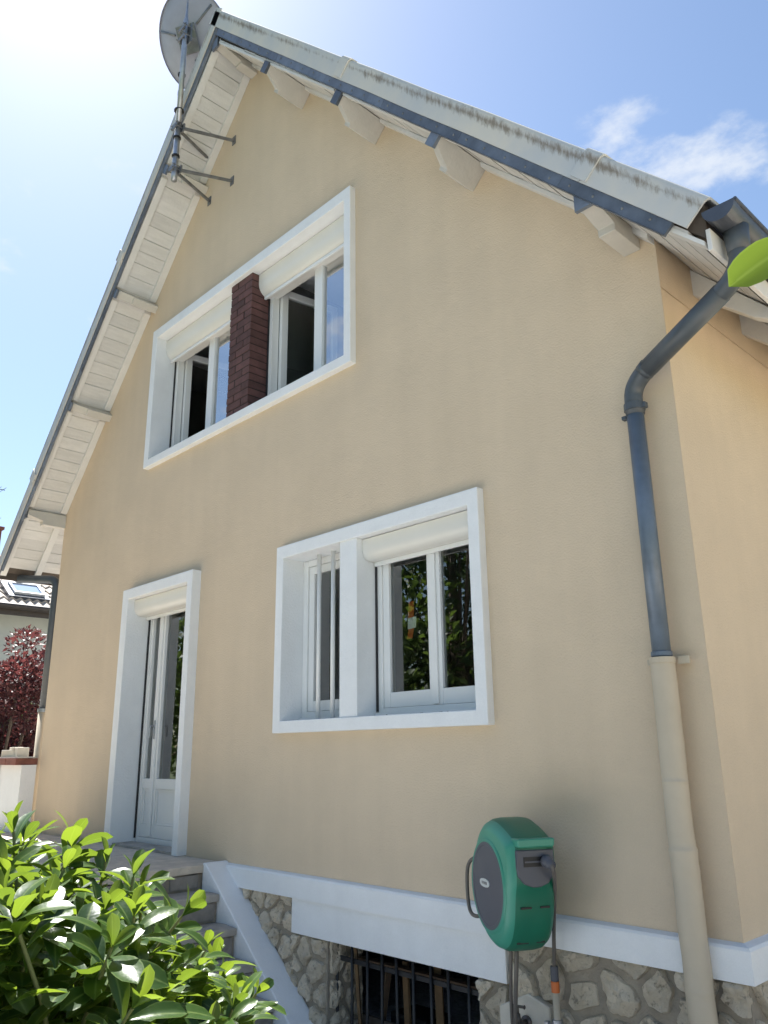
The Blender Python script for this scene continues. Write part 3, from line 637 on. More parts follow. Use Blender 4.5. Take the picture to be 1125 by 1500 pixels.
def stones(x0, x1, z0, z1, size, gap, rng, keep=None, place=None):
    """a loose packing of irregular stones on a wall face"""
    pts = []; tries = 0
    while tries < 2500:
        tries += 1; p = (rng.uniform(x0, x1), rng.uniform(z0, z1)); s = size*rng.uniform(0.7, 1.15)
        if all(math.hypot((p[0]-q[0])/1.15, p[1]-q[1]) > (s+q[2])*0.5 for q in pts): pts.append((p[0], p[1], s))
    for i, p in enumerate(pts):
        poly = [(x0, z0), (x1, z0), (x1, z1), (x0, z1)]
        for j, q in enumerate(pts):
            if i == j: continue
            dx, dz = q[0]-p[0], q[1]-p[1]; d = math.hypot(dx, dz)
            if d > size*3.2: continue
            wgt = 0.5 + 0.12*(p[2]-q[2])/size
            poly = clip(poly, dx/d, dz/d, (p[0]*dx+p[1]*dz)/d + d*wgt - gap*rng.uniform(0.35, 0.75))
            if len(poly) < 3: break
        if len(poly) < 3: continue
        cx = sum(v[0] for v in poly)/len(poly); cz = sum(v[1] for v in poly)/len(poly)
        ar = 0.5*abs(sum(a[0]*b_[1]-b_[0]*a[1] for a, b_ in zip(poly, poly[1:]+poly[:1])))
        if ar < size*size*0.12 or (keep and not keep(cx, cz)): continue
        K = 26; ring = []
        for k in range(K):                      # radial resample, rounded corners, chipped outline
            a = 2*math.pi*k/K; dx, dz = math.cos(a), math.sin(a); best = 9
            for (u, v) in zip(poly, poly[1:]+poly[:1]):
                ex, ez = v[0]-u[0], v[1]-u[1]; den = dx*ez - dz*ex
                if abs(den) < 1e-9: continue
                t = ((u[0]-cx)*ez - (u[1]-cz)*ex)/den; s_ = ((u[0]-cx)*dz - (u[1]-cz)*dx)/den
                if t > 0 and -1e-6 <= s_ <= 1+1e-6: best = min(best, t)
            ring.append(best)
        sm = [(ring[k-1] + ring[k]*9 + ring[(k+1) % K])/11 for k in range(K)]
        sd_ = rng.uniform(0, 100); h = rng.uniform(0.018, 0.036)
        b = B(); rows = []
        for (f, hh) in ((1.0, -0.01), (0.985, h*0.5), (0.93, h*0.95), (0.66, h*1.05), (0.34, h*1.08)):
            rw = []
            for k in range(K):
                a = 2*math.pi*k/K; r = sm[k]*f*(1 + 0.13*noise.noise(Vector((math.cos(a)*2+sd_, math.sin(a)*2, f))))
                x, z = cx + math.cos(a)*r, cz + math.sin(a)*r
                y = hh + (0.024*noise.noise(Vector((x*14+sd_, z*14, 0))) + 0.015*noise.noise(Vector((x*45, z*45, sd_))) if hh > 0 else 0)
                rw.append(b.verts.new(place(x, y, z)))
            rows.append(rw)
        for ra, rb in zip(rows, rows[1:]):
            for k in range(K): b.faces.new((ra[k], ra[(k+1) % K], rb[(k+1) % K], rb[k]))
        cv = b.verts.new(place(cx, h*1.08, cz))
        for k in range(K): b.faces.new((rows[-1][k], rows[-1][(k+1) % K], cv))
        sharp(hp('stone', b, 'stone', plinth), 24)
rng = random.Random(11)
fr_ = lambda x, y, z: (x, -y, z)
hidden = lambda x, z: z > 0.62-0.80*(x+3.944)+0.06
stones(-3.90, -3.095, -0.25, 0.698, 0.130, 0.026, rng, keep=hidden, place=fr_)
stones(-3.085, -2.745, -0.25, 0.474, 0.130, 0.026, rng, keep=hidden, place=fr_)
stones(-1.465, -1.262, -0.30, 0.474, 0.17, 0.03, rng, place=fr_)
stones(-1.252, 0.0, -0.30, 0.698, 0.165, 0.034, rng, place=fr_)
stones(0.02, 1.6, -0.30, 0.70, 0.215, 0.038, rng, place=lambda x, y, z: (y, x, z))
# left jamb stones of the basement opening
stones(0.02, 0.28, -0.3, 0.47, 0.15, 0.03, rng, place=lambda x, y, z: (-2.735+y, x, z))
# basement grille
gr = B(); box(gr, -2.735, -1.475, 0.088, 0.100, 0.352, 0.380, 0.002); grille = hp('window_grille', gr, 'iron')
for i in range(9):
    x = -2.748 + 0.139*(i+0.15) + random.uniform(-0.008, 0.008); bm = B(); tube(bm, [(x, 0.075, -0.3), (x + random.uniform(-0.012, 0.012), 0.075, 0.488)], 0.0095, 8); hp('bar', bm, 'iron', grille, True)
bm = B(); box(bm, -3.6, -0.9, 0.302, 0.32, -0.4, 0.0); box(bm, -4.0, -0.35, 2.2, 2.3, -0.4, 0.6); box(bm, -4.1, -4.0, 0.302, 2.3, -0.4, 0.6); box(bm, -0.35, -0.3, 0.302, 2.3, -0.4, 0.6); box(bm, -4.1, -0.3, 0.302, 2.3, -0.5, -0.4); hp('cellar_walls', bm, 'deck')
bm = B(); box(bm, -2.72, -1.48, 0.24, 0.30, 0.30, 0.345, 0.003); hp('cellar_window_rail', bm, 'timberd')

# ---- gutters and downpipes
def gutter(xc, zc, r, y0, y1, cap_m='gutter'):
    bm = B(); K = 14; prof = []
    for k in range(K+1):
        a = math.pi + math.pi*k/K; prof.append((xc + r*math.cos(a), zc + r*math.sin(a)))
    sgn = 1 if xc > 0 else -1
    inner = [(xc + (x-xc)*0.965, zc + (z-zc)*0.965) for x, z in prof][::-1]
    pr = prof + inner; prism(bm, pr, 'y', y0, y1)
    tube(bm, [(xc + sgn*r*1.02, y0, zc+0.002), (xc + sgn*r*1.02, y1, zc+0.002)], 0.010, 8)
    g = sharp(hp('gutter', bm, 'gutter'), 40)
    bm = B(); prism(bm, [(xc + (x-xc)*1.04, zc + (z-zc)*1.04) for x, z in prof], 'y', y0-0.012, y0+0.055); hp('end_cap', bm, 'gutter', g)
    y = y0 + 0.55
    while y < y1:
        bm = B(); p2 = [(xc + (x-xc)*1.03, zc + (z-zc)*1.03) for x, z in prof]; prism(bm, p2 + [(xc + (x-xc)*1.0, zc + (z-zc)*1.0) for x, z in prof][::-1], 'y', y, y+0.03); hp('gutter_bracket', bm, 'galvd', g); y += 0.7
    return g
gutter(0.530, 3.972, 0.072, -0.48, DEPTH)
gutter(-8.505, 3.93, 0.082, -0.49, DEPTH)
# right-hand downpipe
PX, PY = -0.18, -0.085
path = rounded([(0.535, -0.33, 3.90), (0.535, -0.33, 3.70), (PX, PY, 3.475), (PX, PY, 3.30)], 0.13, 8)
bm = B(); tube(bm, path, 0.047, 18); dp = hp('downpipe', bm, 'pipeg', None, True)
dp['label'] = 'downpipe with a dark swan neck, blue grey middle and cream sleeve at the right corner'
bm = B(); tube(bm, [(0.535, -0.33, 3.925), (0.535, -0.33, 3.80)], [0.058, 0.050], 18); tube(bm, [path[9], path[10]], 0.050, 18); tube(bm, [path[-9]+(path[-9]-path[-8])*1.5, path[-9]], 0.050, 18); hp('pipe_socket', bm, 'pipeg', dp, True)
bm = B(); tube(bm, [(PX, PY, 3.345), (PX, PY, 2.05)], 0.044, 18); hp('pipe_section', bm, 'pipeb', dp, True)
bm = B(); tube(bm, [(PX, PY, 3.365), (PX, PY, 3.362), (PX, PY, 3.325), (PX, PY, 3.322)], [0.047, 0.054, 0.054, 0.046], 18); box(bm, PX-0.072, PX-0.045, PY-0.015, PY+0.015, 3.29, 3.31, 0.003); box(bm, PX-0.012, PX+0.012, PY+0.03, 0.0, 3.33, 3.355); box(bm, PX+0.045, PX+0.068, PY-0.015, PY+0.015, 3.325, 3.355, 0.003); hp('pipe_collar', bm, 'pipeg', dp)
bm = B(); tube(bm, [(PX, PY, 2.085), (PX, PY, 2.08), (PX, PY, 2.062), (PX, PY, 2.058)], [0.045, 0.050, 0.050, 0.045], 18); hp('pipe_collar', bm, 'pipeb', dp)
bm = B(); tube(bm, [(PX, PY, 2.055), (PX, PY, 2.028)], 0.060, 18); box(bm, PX-0.098, PX-0.058, PY+0.035, PY+0.047, 2.028, 2.055, 0.003); box(bm, PX+0.058, PX+0.115, PY+0.035, PY+0.047, 2.022, 2.060, 0.003); box(bm, PX+0.085, PX+0.10, PY+0.047, 0.0, 2.034, 2.048); hp('pipe_bracket', bm, 'sleeve', dp)
bm = B(); pts = [(2.045, .055), (1.95, .056), (1.50, .057), (1.498, .0585), (1.494, .057), (1.22, .0575), (1.215, .0605), (1.205, .062), (1.195, .0605), (1.16, .058), (1.15, .0585), (1.12, .0605), (1.115, .059), (0.9, .059), (0.66, .059), (0.655, .0605), (0.65, .059), (0.3, .059), (-0.1, .059)]
dense = []
for (za, ra), (zb, rb_) in zip(pts, pts[1:]):
    n_ = max(1, int((za-zb)/0.02)); dense += [(za + (zb-za)*q/n_, ra + (rb_-ra)*q/n_) for q in range(n_)]
dense.append(pts[-1])
tube(bm, [(PX + 0.003*math.sin(z*3), PY, z) for z, r in dense], [r for z, r in dense], 20)
for v in bm.verts:
    v.co += Vector((1, 1, 0))*0.004*noise.noise(v.co*5)
sl = hp('pipe_sleeve', bm, 'sleeve', dp, True)
# left-hand downpipe
LX, LY = -7.885, 0.035
path = rounded([(-8.49, -0.26, 3.90), (-8.49, -0.26, 3.74), (LX, LY, 3.67), (LX, LY, 2.12)], 0.10, 8)
bm = B(); tube(bm, path, 0.05, 14); dl = hp('downpipe', bm, 'pipeg', None, True); dl['label'] = 'downpipe at the far left corner, dark above a cream lower length'
bm = B(); tube(bm, [(LX, LY, 2.13), (LX, LY, -0.1)], 0.056, 14); hp('pipe_sleeve', bm, 'sleeve', dl, True)
bm = B(); tube(bm, [(LX, LY, 2.16), (LX, LY, 2.12)], 0.066, 14); box(bm, LX, XL+0.01, LY-0.01, LY+0.01, 2.13, 2.15); hp('pipe_collar', bm, 'galv', dl)

# ------------------------------------------------------------------ stairs, landing
stairs = empty('stone_stairs', (-3.6, -0.9, GZ))
tag(stairs, 'rough grey stone steps with a white sloping stringer, rising to the door landing', 'stairs')
def sp_(name, b, m, parent=None, smooth=False):
    return hp(name, b, m, parent or stairs, smooth)
def rough_box(x0, x1, y0, y1, z0, z1, amp, seed, div=(3, 10, 2)):
    b = B(); 
    box(b, x0, x1, y0, y1, z0, z1, 0.012)
    bmesh.ops.subdivide_edges(b, edges=[e for e in b.edges if e.calc_length() > 0.12], cuts=5, use_grid_fill=True)
    for v in b.verts:
        n = noise.noise_vector(v.co*7 + Vector((seed, 0, 0))) + 0.5*noise.noise_vector(v.co*22)
        v.co += n*amp
    return b
NX, NZ, TR, RS = -3.944, 0.862, 0.234, 0.186
SY0, SY1 = -1.55, -0.205
bm = B(); box(bm, -8.3, NX-0.02, -1.6, -0.003, GZ-0.2, NZ-0.075); 
for k in range(1, 5): box(bm, NX-0.02, NX+TR*k-0.02, SY0+0.02, SY1-0.003, (NZ-RS*(k+1) if k < 4 else GZ-0.2), NZ-RS*k-0.05)
sp_('stair_core', bm, 'mortar')
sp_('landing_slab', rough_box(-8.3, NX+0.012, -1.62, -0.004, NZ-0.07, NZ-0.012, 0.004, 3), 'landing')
for k in range(1, 5):
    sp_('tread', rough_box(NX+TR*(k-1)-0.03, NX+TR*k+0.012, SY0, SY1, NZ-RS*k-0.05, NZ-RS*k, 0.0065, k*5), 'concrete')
for k in range(0, 5):
    y = SY1 - 0.012; first = True
    while y > SY0+0.05:
        wd = random.uniform(0.26, 0.42); y0 = max(y-wd, SY0)
        zt = NZ-RS*k-(0.075 if k == 0 else 0.054); zb = NZ-RS*(k+1)+0.012
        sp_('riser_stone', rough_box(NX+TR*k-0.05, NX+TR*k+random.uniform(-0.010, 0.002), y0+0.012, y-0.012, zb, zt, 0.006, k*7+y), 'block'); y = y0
# white stringer
bm = B(); xe = NX + 1.22
prism(bm, [(NX-0.005, NZ), (NX+0.03, NZ), (xe, NZ-0.80*(xe-NX-0.03)), (xe, GZ-0.1), (NX-0.005, GZ-0.1)], 'y', SY1+0.002, -0.004, 0.006)
stg = sp_('stringer', bm, 'white')

# ------------------------------------------------------------------ garden wall left of the house
gw = empty('garden_wall', (-9.6, -0.1, GZ)); tag(gw, 'white rendered garden wall topped by red coping bricks, left of the house', 'wall')
bm = B(); box(bm, -12.0, XL-0.01, -0.19, -0.03, GZ-0.1, 1.545); hp('wall_panel', bm, 'white', gw)
for x in (-8.55, -10.2, -11.7): bm = B(); box(bm, x-0.16, x+0.16, -0.22, -0.192, GZ-0.1, 1.544, 0.006); hp('pilaster', bm, 'white', gw)
bk = brick_mesh(0.30, 0.24, 0.068, 'coping'); x = XL - 0.02 - 0.155
while x > -12:
    shared('coping_brick', bk, (x + random.uniform(-0.004, 0.004), -0.135 + random.uniform(-0.006, 0.006), 1.582 + random.uniform(-0.002, 0.002)), gw, random.uniform(-0.012, 0.012)); x -= 0.312
bm = B(); box(bm, -12.0, XL-0.012, -0.235, -0.022, 1.6185, 1.632, 0.004); hp('coping_strip', bm, 'concrete', gw)  # thin pale strip along the top of the coping
def block_thing(name, loc, sz, rz, label):
    o = mesh_obj(name, B_(sz), 'plate'); o.location = loc; o.rotation_euler.z = rz; tag(o, label, 'block'); return o
def B_(s):
    b = B(); box(b, -s[0]/2, s[0]/2, -s[1]/2, s[1]/2, 0, s[2], 0.006); return b
block_thing('concrete_block', (-8.22, -0.12, 1.633), (0.26, 0.16, 0.075), 0.2, 'pale concrete block lying lowest on the garden wall')
block_thing('concrete_block', (-8.02, -0.11, 1.633), (0.13, 0.13, 0.10), -0.15, 'small grey block beside the pipe on the garden wall')
block_thing('concrete_block', (-8.16, -0.12, 1.709), (0.17, 0.11, 0.03), -0.1, 'thin pale slab stacked on the lower block on the garden wall')

# ------------------------------------------------------------------ satellite mast and dish
MX, MY = -4.465, -0.575
mast = empty('antenna_mast', (MX, MY, 7.0)); tag(mast, 'galvanised mast bracketed off the gable under the roof edge', 'mast')
bm = B(); tube(bm, [(MX, MY, 7.03), (MX, MY, 7.1), (MX+0.005, MY, 8.1)], 0.030, 14); hp('lower_pole', bm, 'galv', mast, True)
bm = B(); tube(bm, [(MX+0.03, MY-0.01, 7.7), (MX+0.03, MY-0.01, 9.0), (MX+0.035, MY-0.01, 9.02), (MX+0.037, MY-0.01, 9.26)], [0.027, 0.027, 0.018, 0.006], 14); hp('upper_pole', bm, 'galv', mast, True)
for z in (7.66, 7.16):
    bm = B(); box(bm, MX-0.06, MX+0.06, MY+0.032, MY+0.050, z-0.04, z+0.04, 0.003)
    for dz in (-0.02, 0.02): tube(bm, [(MX-0.045, MY+0.05, z+dz), (MX-0.045, MY-0.055, z+dz)], 0.005, 6); tube(bm, [(MX+0.045, MY+0.05, z+dz), (MX+0.045, MY-0.055, z+dz)], 0.005, 6)
    box(bm, MX-0.055, MX+0.055, MY-0.042, MY-0.030, z-0.03, z+0.03, 0.003); hp('mast_clamp', bm, 'galvd', mast)
    for sx in (-1, 1):
        e = Vector((MX + sx*0.215 - 0.08, 0.0, z + 0.10)); s = Vector((MX + sx*0.03, MY+0.05, z))
        bm = B(); tube(bm, [s, e], 0.0165, 8); box(bm, e.x-0.03, e.x+0.03, -0.008, -0.0005, e.z-0.05, e.z+0.05, 0.002); br = hp('wall_bracket', bm, 'galvd', mast)
for z in (7.30, 7.52, 7.85, 8.30, 8.72): bm = B(); tube(bm, [(MX+0.01, MY-0.005, z), (MX+0.01, MY-0.005, z+0.012)], 0.050 if z > 7.7 and z < 8.0 else 0.040, 12); hp('cable_tie', bm, 'blackp', mast)
dn = Vector((-0.38, 0.70, 0.60)).normalized(); DC = Vector((-4.70, -0.36, 9.10))
dish = empty('satellite_dish', DC); tag(dish, 'weathered grey satellite dish seen from behind above the roof peak', 'satellite dish')
qd = dn.to_track_quat('Z', 'Y').to_matrix().to_4x4(); md = Matrix.Translation(DC) @ qd
bm = B(); RD = 0.505; rings = []
for side_, o_ in ((0, 0.0), (1, 0.006)):
    prev = None
    for i in range(9):
        r = RD*i/8 if side_ == 0 else RD*(8-i)/8; z = 0.16*(r/RD)**2 - 0.09 + o_
        rings.append([bm.verts.new(md @ Vector((r*0.80*math.cos(2*math.pi*k/48), r*math.sin(2*math.pi*k/48), z))) for k in range(48)])
    if side_ == 0:
        for rr, zz in ((RD+0.016, 0.082), (RD+0.018, 0.060), (RD+0.016, 0.095)): rings.append([bm.verts.new(md @ Vector((rr*0.80*math.cos(2*math.pi*k/48), rr*math.sin(2*math.pi*k/48), zz))) for k in range(48)])
for a, c in zip(rings, rings[1:]):
    for k in range(48): bm.faces.new((a[k], a[(k+1) % 48], c[(k+1) % 48], c[k]))
bmesh.ops.remove_doubles(bm, verts=bm.verts[:], dist=0.0005); sharp(hp('reflector', bm, 'dish', dish), 45)
for k in range(3):
    a = k*2.09+0.4; bm = B(); tube(bm, [md @ Vector((0.16*math.cos(a), 0.20*math.sin(a), -0.085)), md @ Vector((0.375*math.cos(a), 0.47*math.sin(a), 0.04))], 0.012, 8); hp('back_rib', bm, 'galvd', dish, True)
bm = B(); tube(bm, [md @ Vector((0, 0, -0.085)), md @ Vector((0, 0, -0.17)), Vector((MX+0.03, MY+0.04, 8.82))], 0.032, 10); box(bm, -0.11, 0.11, -0.14, 0.14, -0.115, -0.092, 0.006, md)
for z in (8.76, 8.88): tube(bm, [(MX-0.04, MY+0.06, z), (MX-0.04, MY-0.07, z)], 0.006, 6); tube(bm, [(MX+0.09, MY+0.06, z), (MX+0.09, MY-0.07, z)], 0.006, 6); box(bm, MX-0.05, MX+0.10, MY-0.05, MY-0.038, z-0.018, z+0.018, 0.002)
box(bm, MX-0.05, MX+0.10, MY+0.02, MY+0.032, 8.70, 8.94, 0.003)
hp('dish_mount', bm, 'galvd', dish)
bm = B(); tube(bm, [md @ Vector((0, -0.50, 0.06)), md @ Vector((0, -0.38, 0.46))], 0.012, 8); tube(bm, [md @ Vector((0, -0.39, 0.42)), md @ Vector((0, -0.33, 0.50))], 0.03, 12); hp('feed_arm', bm, 'galvd', dish, True)

# ------------------------------------------------------------------ hose reel
RC = Vector((-0.998, -0.268, 1.026)); fu = Vector((0.885, -0.465, 0)).normalized(); fv = Vector((-0.465, -0.885, 0)).normalized()
reel = empty('hose_reel', RC); tag(reel, 'green wall mounted garden hose reel with dark grey round cover', 'hose reel')
mr = Matrix(((fu.x, fv.x, 0, RC.x), (fu.y, fv.y, 0, RC.y), (0, 0, 1, RC.z), (0, 0, 0, 1)))   # local (u, v, w)
def loft(outline, layers, cen=(0.0, 0.0)):
    b = B(); rows = []
    for v, s in layers: rows.append([b.verts.new((cen[0]+(p[0]-cen[0])*s, v, cen[1]+(p[1]-cen[1])*s)) for p in outline])
    n = len(outline)
    for a, c in zip(rows, rows[1:]):
        for k in range(n): b.faces.new((a[k], a[(k+1) % n], c[(k+1) % n], c[k]))
    b.faces.new(rows[0][::-1]); b.faces.new(rows[-1]); return b
def smooth_loop(pts, it=2):
    for _ in range(it):
        o = []
        for a, c in zip(pts, pts[1:]+pts[:1]): o += [(a[0]*.75+c[0]*.25, a[1]*.75+c[1]*.25), (a[0]*.25+c[0]*.75, a[1]*.25+c[1]*.75)]
        pts = o
    return pts
ol = [(-0.185, 0.17), (-0.235, 0.10), (-0.225, -0.02), (-0.20, -0.14), (-0.13, -0.235), (-0.05, -0.285), (0.03, -0.302), (0.10, -0.292), (0.17, -0.24), (0.215, -0.15), (0.235, -0.03), (0.262, 0.03), (0.262, 0.20), (0.235, 0.225), (0.15, 0.262), (0.04, 0.295), (-0.05, 0.292), (-0.12, 0.255)]
body_o = smooth_loop(ol, 2)
lay = [(-0.125, 0.70), (-0.123, 0.82), (-0.108, 0.93), (-0.085, 0.985), (-0.05, 1.0), (0.04, 1.0), (0.075, 0.985), (0.092, 0.955)]
b = loft(body_o, lay, (0, -0.02))
for v in b.verts: v.co = mr @ v.co
sharp(hp('reel_body', b, 'green', reel), 38)
# lighter side flange round the cover
lay = [(0.0925, 0.955), (0.108, 0.93), (0.124, 0.865), (0.128, 0.80), (0.126, 0.5)]
b = loft(body_o, lay, (0, -0.02))
for v in b.verts: v.co = mr @ v.co
sharp(hp('reel_flange', b, 'greenl', reel), 38)
def disc(rad, v0, v1, dome, K=48, cen=(-0.012, -0.015), asp=1.0):
    b = B(); rows = []
    for r, v in ((rad, v0), (rad, v1), (rad*0.965, v1+0.004), (rad*0.90, v1+0.0045), (rad*0.88, v1+0.002), (rad*0.5, v1+dome), (rad*0.1, v1+dome*1.15)):
        rows.append([b.verts.new(mr @ Vector((cen[0]+r*math.cos(2*math.pi*k/K)*asp, v, cen[1]+r*math.sin(2*math.pi*k/K)))) for k in range(K)])
    for a, c in zip(rows, rows[1:]):
        for k in range(K): b.faces.new((a[k], a[(k+1) % K], c[(k+1) % K], c[k]))
    b.faces.new(rows[-1]); return b
sharp(hp('side_cover', disc(0.203, 0.11, 0.130, 0.010, asp=0.95), 'greyp', reel), 25)
sharp(hp('flange_rim', disc(0.215, 0.11, 0.1285, -0.004, asp=0.97), 'greenl', reel), 25)
# badge with a thin embossed mark
b = B(); pr = smooth_loop([(-0.056, -0.019), (0.056, -0.019), (0.056, 0.019), (-0.056, 0.019)], 2); pr = [(p[0]-0.02, p[1]-0.005) for p in pr]; prism(b, pr, 'y', 0.139, 0.1445, 0, mr); hp('badge', b, 'labelw', reel)
b = B()
for i in range(5): box(b, -0.050+i*0.0135, -0.0425+i*0.0135, 0.1445, 0.1455, -0.011, 0.001, 0, mr)
hp('badge_mark', b, 'galvd', reel)
# outlet panel (grey, rounded below) on the front, slot, hose stop
op = [(-0.095, 0.165), (-0.095, 0.09), (-0.088, 0.05), (-0.06, 0.020), (-0.02, 0.006), (0.02, 0.006), (0.06, 0.020), (0.088, 0.05), (0.095, 0.09), (0.095, 0.165)]
op = [(p[0], p[1]*1.02) for p in op]
b = B(); prism(b, op, 'x', 0.245, 0.2665, 0.004, mr); hp('outlet_panel', b, 'greyp', reel)
b = B(); prism(b, [(-0.092, 0.180), (0.092, 0.180), (0.098, 0.218), (-0.098, 0.218)], 'x', 0.20, 0.285, 0.006, mr); hp('front_lip', b, 'greenl', reel)
b = B(); box(b, 0.2668, 0.269, -0.055, 0.062, 0.095, 0.138, 0, mr); hp('outlet_slot', b, 'blackp', reel)
b = B(); box(b, 0.2692, 0.272, -0.05, 0.057, 0.113, 0.120, 0, mr); hp('outlet_roller', b, 'greyp', reel)
b = B(); bmesh.ops.create_uvsphere(b, u_segments=18, v_segments=12, radius=0.030)
for v in b.verts: v.co = mr @ (v.co + Vector((0.292, -0.045, 0.118)))
tube(b, [mr @ Vector((0.27, -0.045, 0.118)), mr @ Vector((0.33, -0.05, 0.105))], 0.022, 14); hp('hose_stop', b, 'greyp', reel, True)
for (v0, v1, w0) in ((0.018, 0.070, -0.085), (-0.075, -0.028, -0.085), (0.010, 0.068, -0.245), (-0.075, -0.032, -0.245)):
    uu = 0.2315 if w0 > -0.1 else 0.158
    b = B(); box(b, uu-0.02, uu+0.0015, v0, v1, w0-0.004, w0+0.004, 0, mr); hp('vent_slot', b, 'blackp', reel)
b = B(); box(b, 0.2335, 0.2362, -0.006, -0.003, -0.03, 0.0, 0, mr); hp('body_seam', b, 'blackp', reel)
b = B(); box(b, -0.17, -0.07, -0.02, 0.055, 0.262, 0.287, 0.006, mr @ Matrix.Rotation(R(-24), 4, 'Y') @ Matrix.Translation((0.085, 0, -0.045))); hp('carry_grip', b, 'greyp', reel)
b = B(); tube(b, [mr @ Vector(p) for p in rounded([(-0.18, 0.10, 0.10), (-0.285, 0.125, 0.06), (-0.305, 0.125, -0.06), (-0.285, 0.125, -0.185), (-0.19, 0.115, -0.19), (-0.16, 0.10, -0.16)], 0.07, 6)], 0.0095, 10); hp('carry_handle', b, 'hose', reel, True)
b = B(); box(b, RC.x-0.26, RC.x-0.12, -0.035, -0.002, RC.z-0.20, RC.z+0.20, 0.006); tube(b, [(RC.x-0.19, -0.06, RC.z-0.17), (RC.x-0.19, -0.06, RC.z+0.17)], 0.022, 12); tube(b, [(RC.x-0.19, -0.06, RC.z-0.12), RC+Vector((-0.12, 0.02, -0.12))], 0.02, 8); tube(b, [(RC.x-0.19, -0.06, RC.z+0.12), RC+Vector((-0.12, 0.02, 0.12))], 0.02, 8); hp('wall_mount', b, 'green', reel)
# outlet hose hanging to the standpipe
s = mr @ Vector((0.325, -0.05, 0.105)); e = Vector((-0.925, -0.075, 0.60))
b = B(); tube(b, [mr @ Vector((0.30, -0.047, 0.115))] + bez(s, s+Vector((0.045, -0.015, -0.05)), (e.x+0.055, -0.13, 0.95), e, 18), 0.0095, 10); hp('outlet_hose', b, 'hose', reel, True)
b = B(); tube(b, [e+Vector((0, 0, 0.03)), e+Vector((0, 0, 0.028)), e+Vector((0, 0, -0.035)), e+Vector((0, 0, -0.037))], [0.014, 0.0195, 0.0195, 0.015], 12); hp('hose_coupling', b, 'greyp', reel)
b = B(); tube(b, [e+Vector((0, 0, -0.0375)), e+Vector((0, 0, -0.085))], 0.0205, 12); hp('coupling_ring', b, 'orange', reel)
b = B(); s = mr @ Vector((0.0, 0.0, -0.29)); tube(b, bez(s, s+Vector((0, -0.02, -0.25)), (-1.14, -0.17, 0.35), (-1.09, -0.16, -0.06), 16), 0.0105, 10); hp('feed_hose', b, 'hose', reel, True)
b = B(); s = mr @ Vector((-0.02, 0.02, -0.285)); tube(b, bez(s, s+Vector((0, -0.02, -0.22)), (-1.15, -0.17, 0.36), (-1.10, -0.135, -0.06), 16), 0.0085, 10); hp('feed_hose', b, 'hose', reel, True)
# standpipe below the coupling, with its little valve
sp0 = Vector((-0.925, -0.075, 0))
stp = empty('standpipe', (sp0.x, sp0.y, GZ)); tag(stp, 'pale water standpipe below the orange hose coupling against the stone wall', 'pipe')
b = B(); tube(b, [sp0+Vector((0, 0, 0.514)), sp0+Vector((0, 0, GZ))], 0.017, 12); hp('pipe', b, 'sleeve', stp, True)
b = B(); tube(b, [sp0+Vector((0, 0, 0.40)), sp0+Vector((0, 0, 0.398)), sp0+Vector((0, 0, 0.345)), sp0+Vector((0, 0, 0.343))], [0.019, 0.025, 0.025, 0.019], 12); tube(b, [sp0+Vector((0, 0, 0.372)), sp0+Vector((-0.035, -0.02, 0.372))], 0.009, 8); box(b, sp0.x-0.055, sp0.x-0.035, sp0.y-0.035, sp0.y-0.01, 0.355, 0.39, 0.003); hp('valve', b, 'galv', stp)
b = B(); box(b, sp0.x-0.028, sp0.x+0.028, sp0.y-0.004, -0.02, 0.20, 0.22); hp('pipe_clip', b, 'galvd', stp)
# wall tap on a cream plate
tap = empty('garden_tap', (-1.13, -0.05, 0.36)); tag(tap, 'dark garden tap on a cream plate in the stone wall', 'tap')
b = B(); prism(b, [(-1.30, 0.385), (-1.115, 0.47), (-0.985, 0.43), (-0.985, 0.05), (-1.30, 0.05)], 'y', -0.052, 0.0, 0.006); hp('back_plate', b, 'plate', tap)
T0 = Vector((-1.125, -0.052, 0.345))
b = B(); tube(b, [T0, T0+Vector((0, -0.012, 0))], 0.030, 14); tube(b, [T0, T0+Vector((0, -0.075, 0))], 0.016, 12); tube(b, rounded([T0+Vector((0, -0.06, 0)), T0+Vector((0, -0.115, -0.005)), T0+Vector((0, -0.125, -0.055))], 0.03, 5), [0.015]*8, 12) if False else None
b = b if b else B()
tube(b, rounded([T0+Vector((0, -0.06, 0)), T0+Vector((-0.005, -0.115, -0.005)), T0+Vector((-0.008, -0.125, -0.065))], 0.03, 5), 0.0145, 12); tube(b, [T0+Vector((0, -0.07, 0)), T0+Vector((0, -0.07, 0.05))], [0.017, 0.011], 12); hp('tap_body', b, 'brass', tap, True)
b = B(); tube(b, [T0+Vector((0, -0.07, 0.05)), T0+Vector((0, -0.07, 0.082))], 0.006, 8); tube(b, [T0+Vector((-0.036, -0.078, 0.082)), T0+Vector((-0.030, -0.078, 0.082)), T0+Vector((0.030, -0.062, 0.082)), T0+Vector((0.036, -0.062, 0.082))], [0.010, 0.007, 0.007, 0.010], 8); hp('tap_handle', b, 'brass', tap, True)

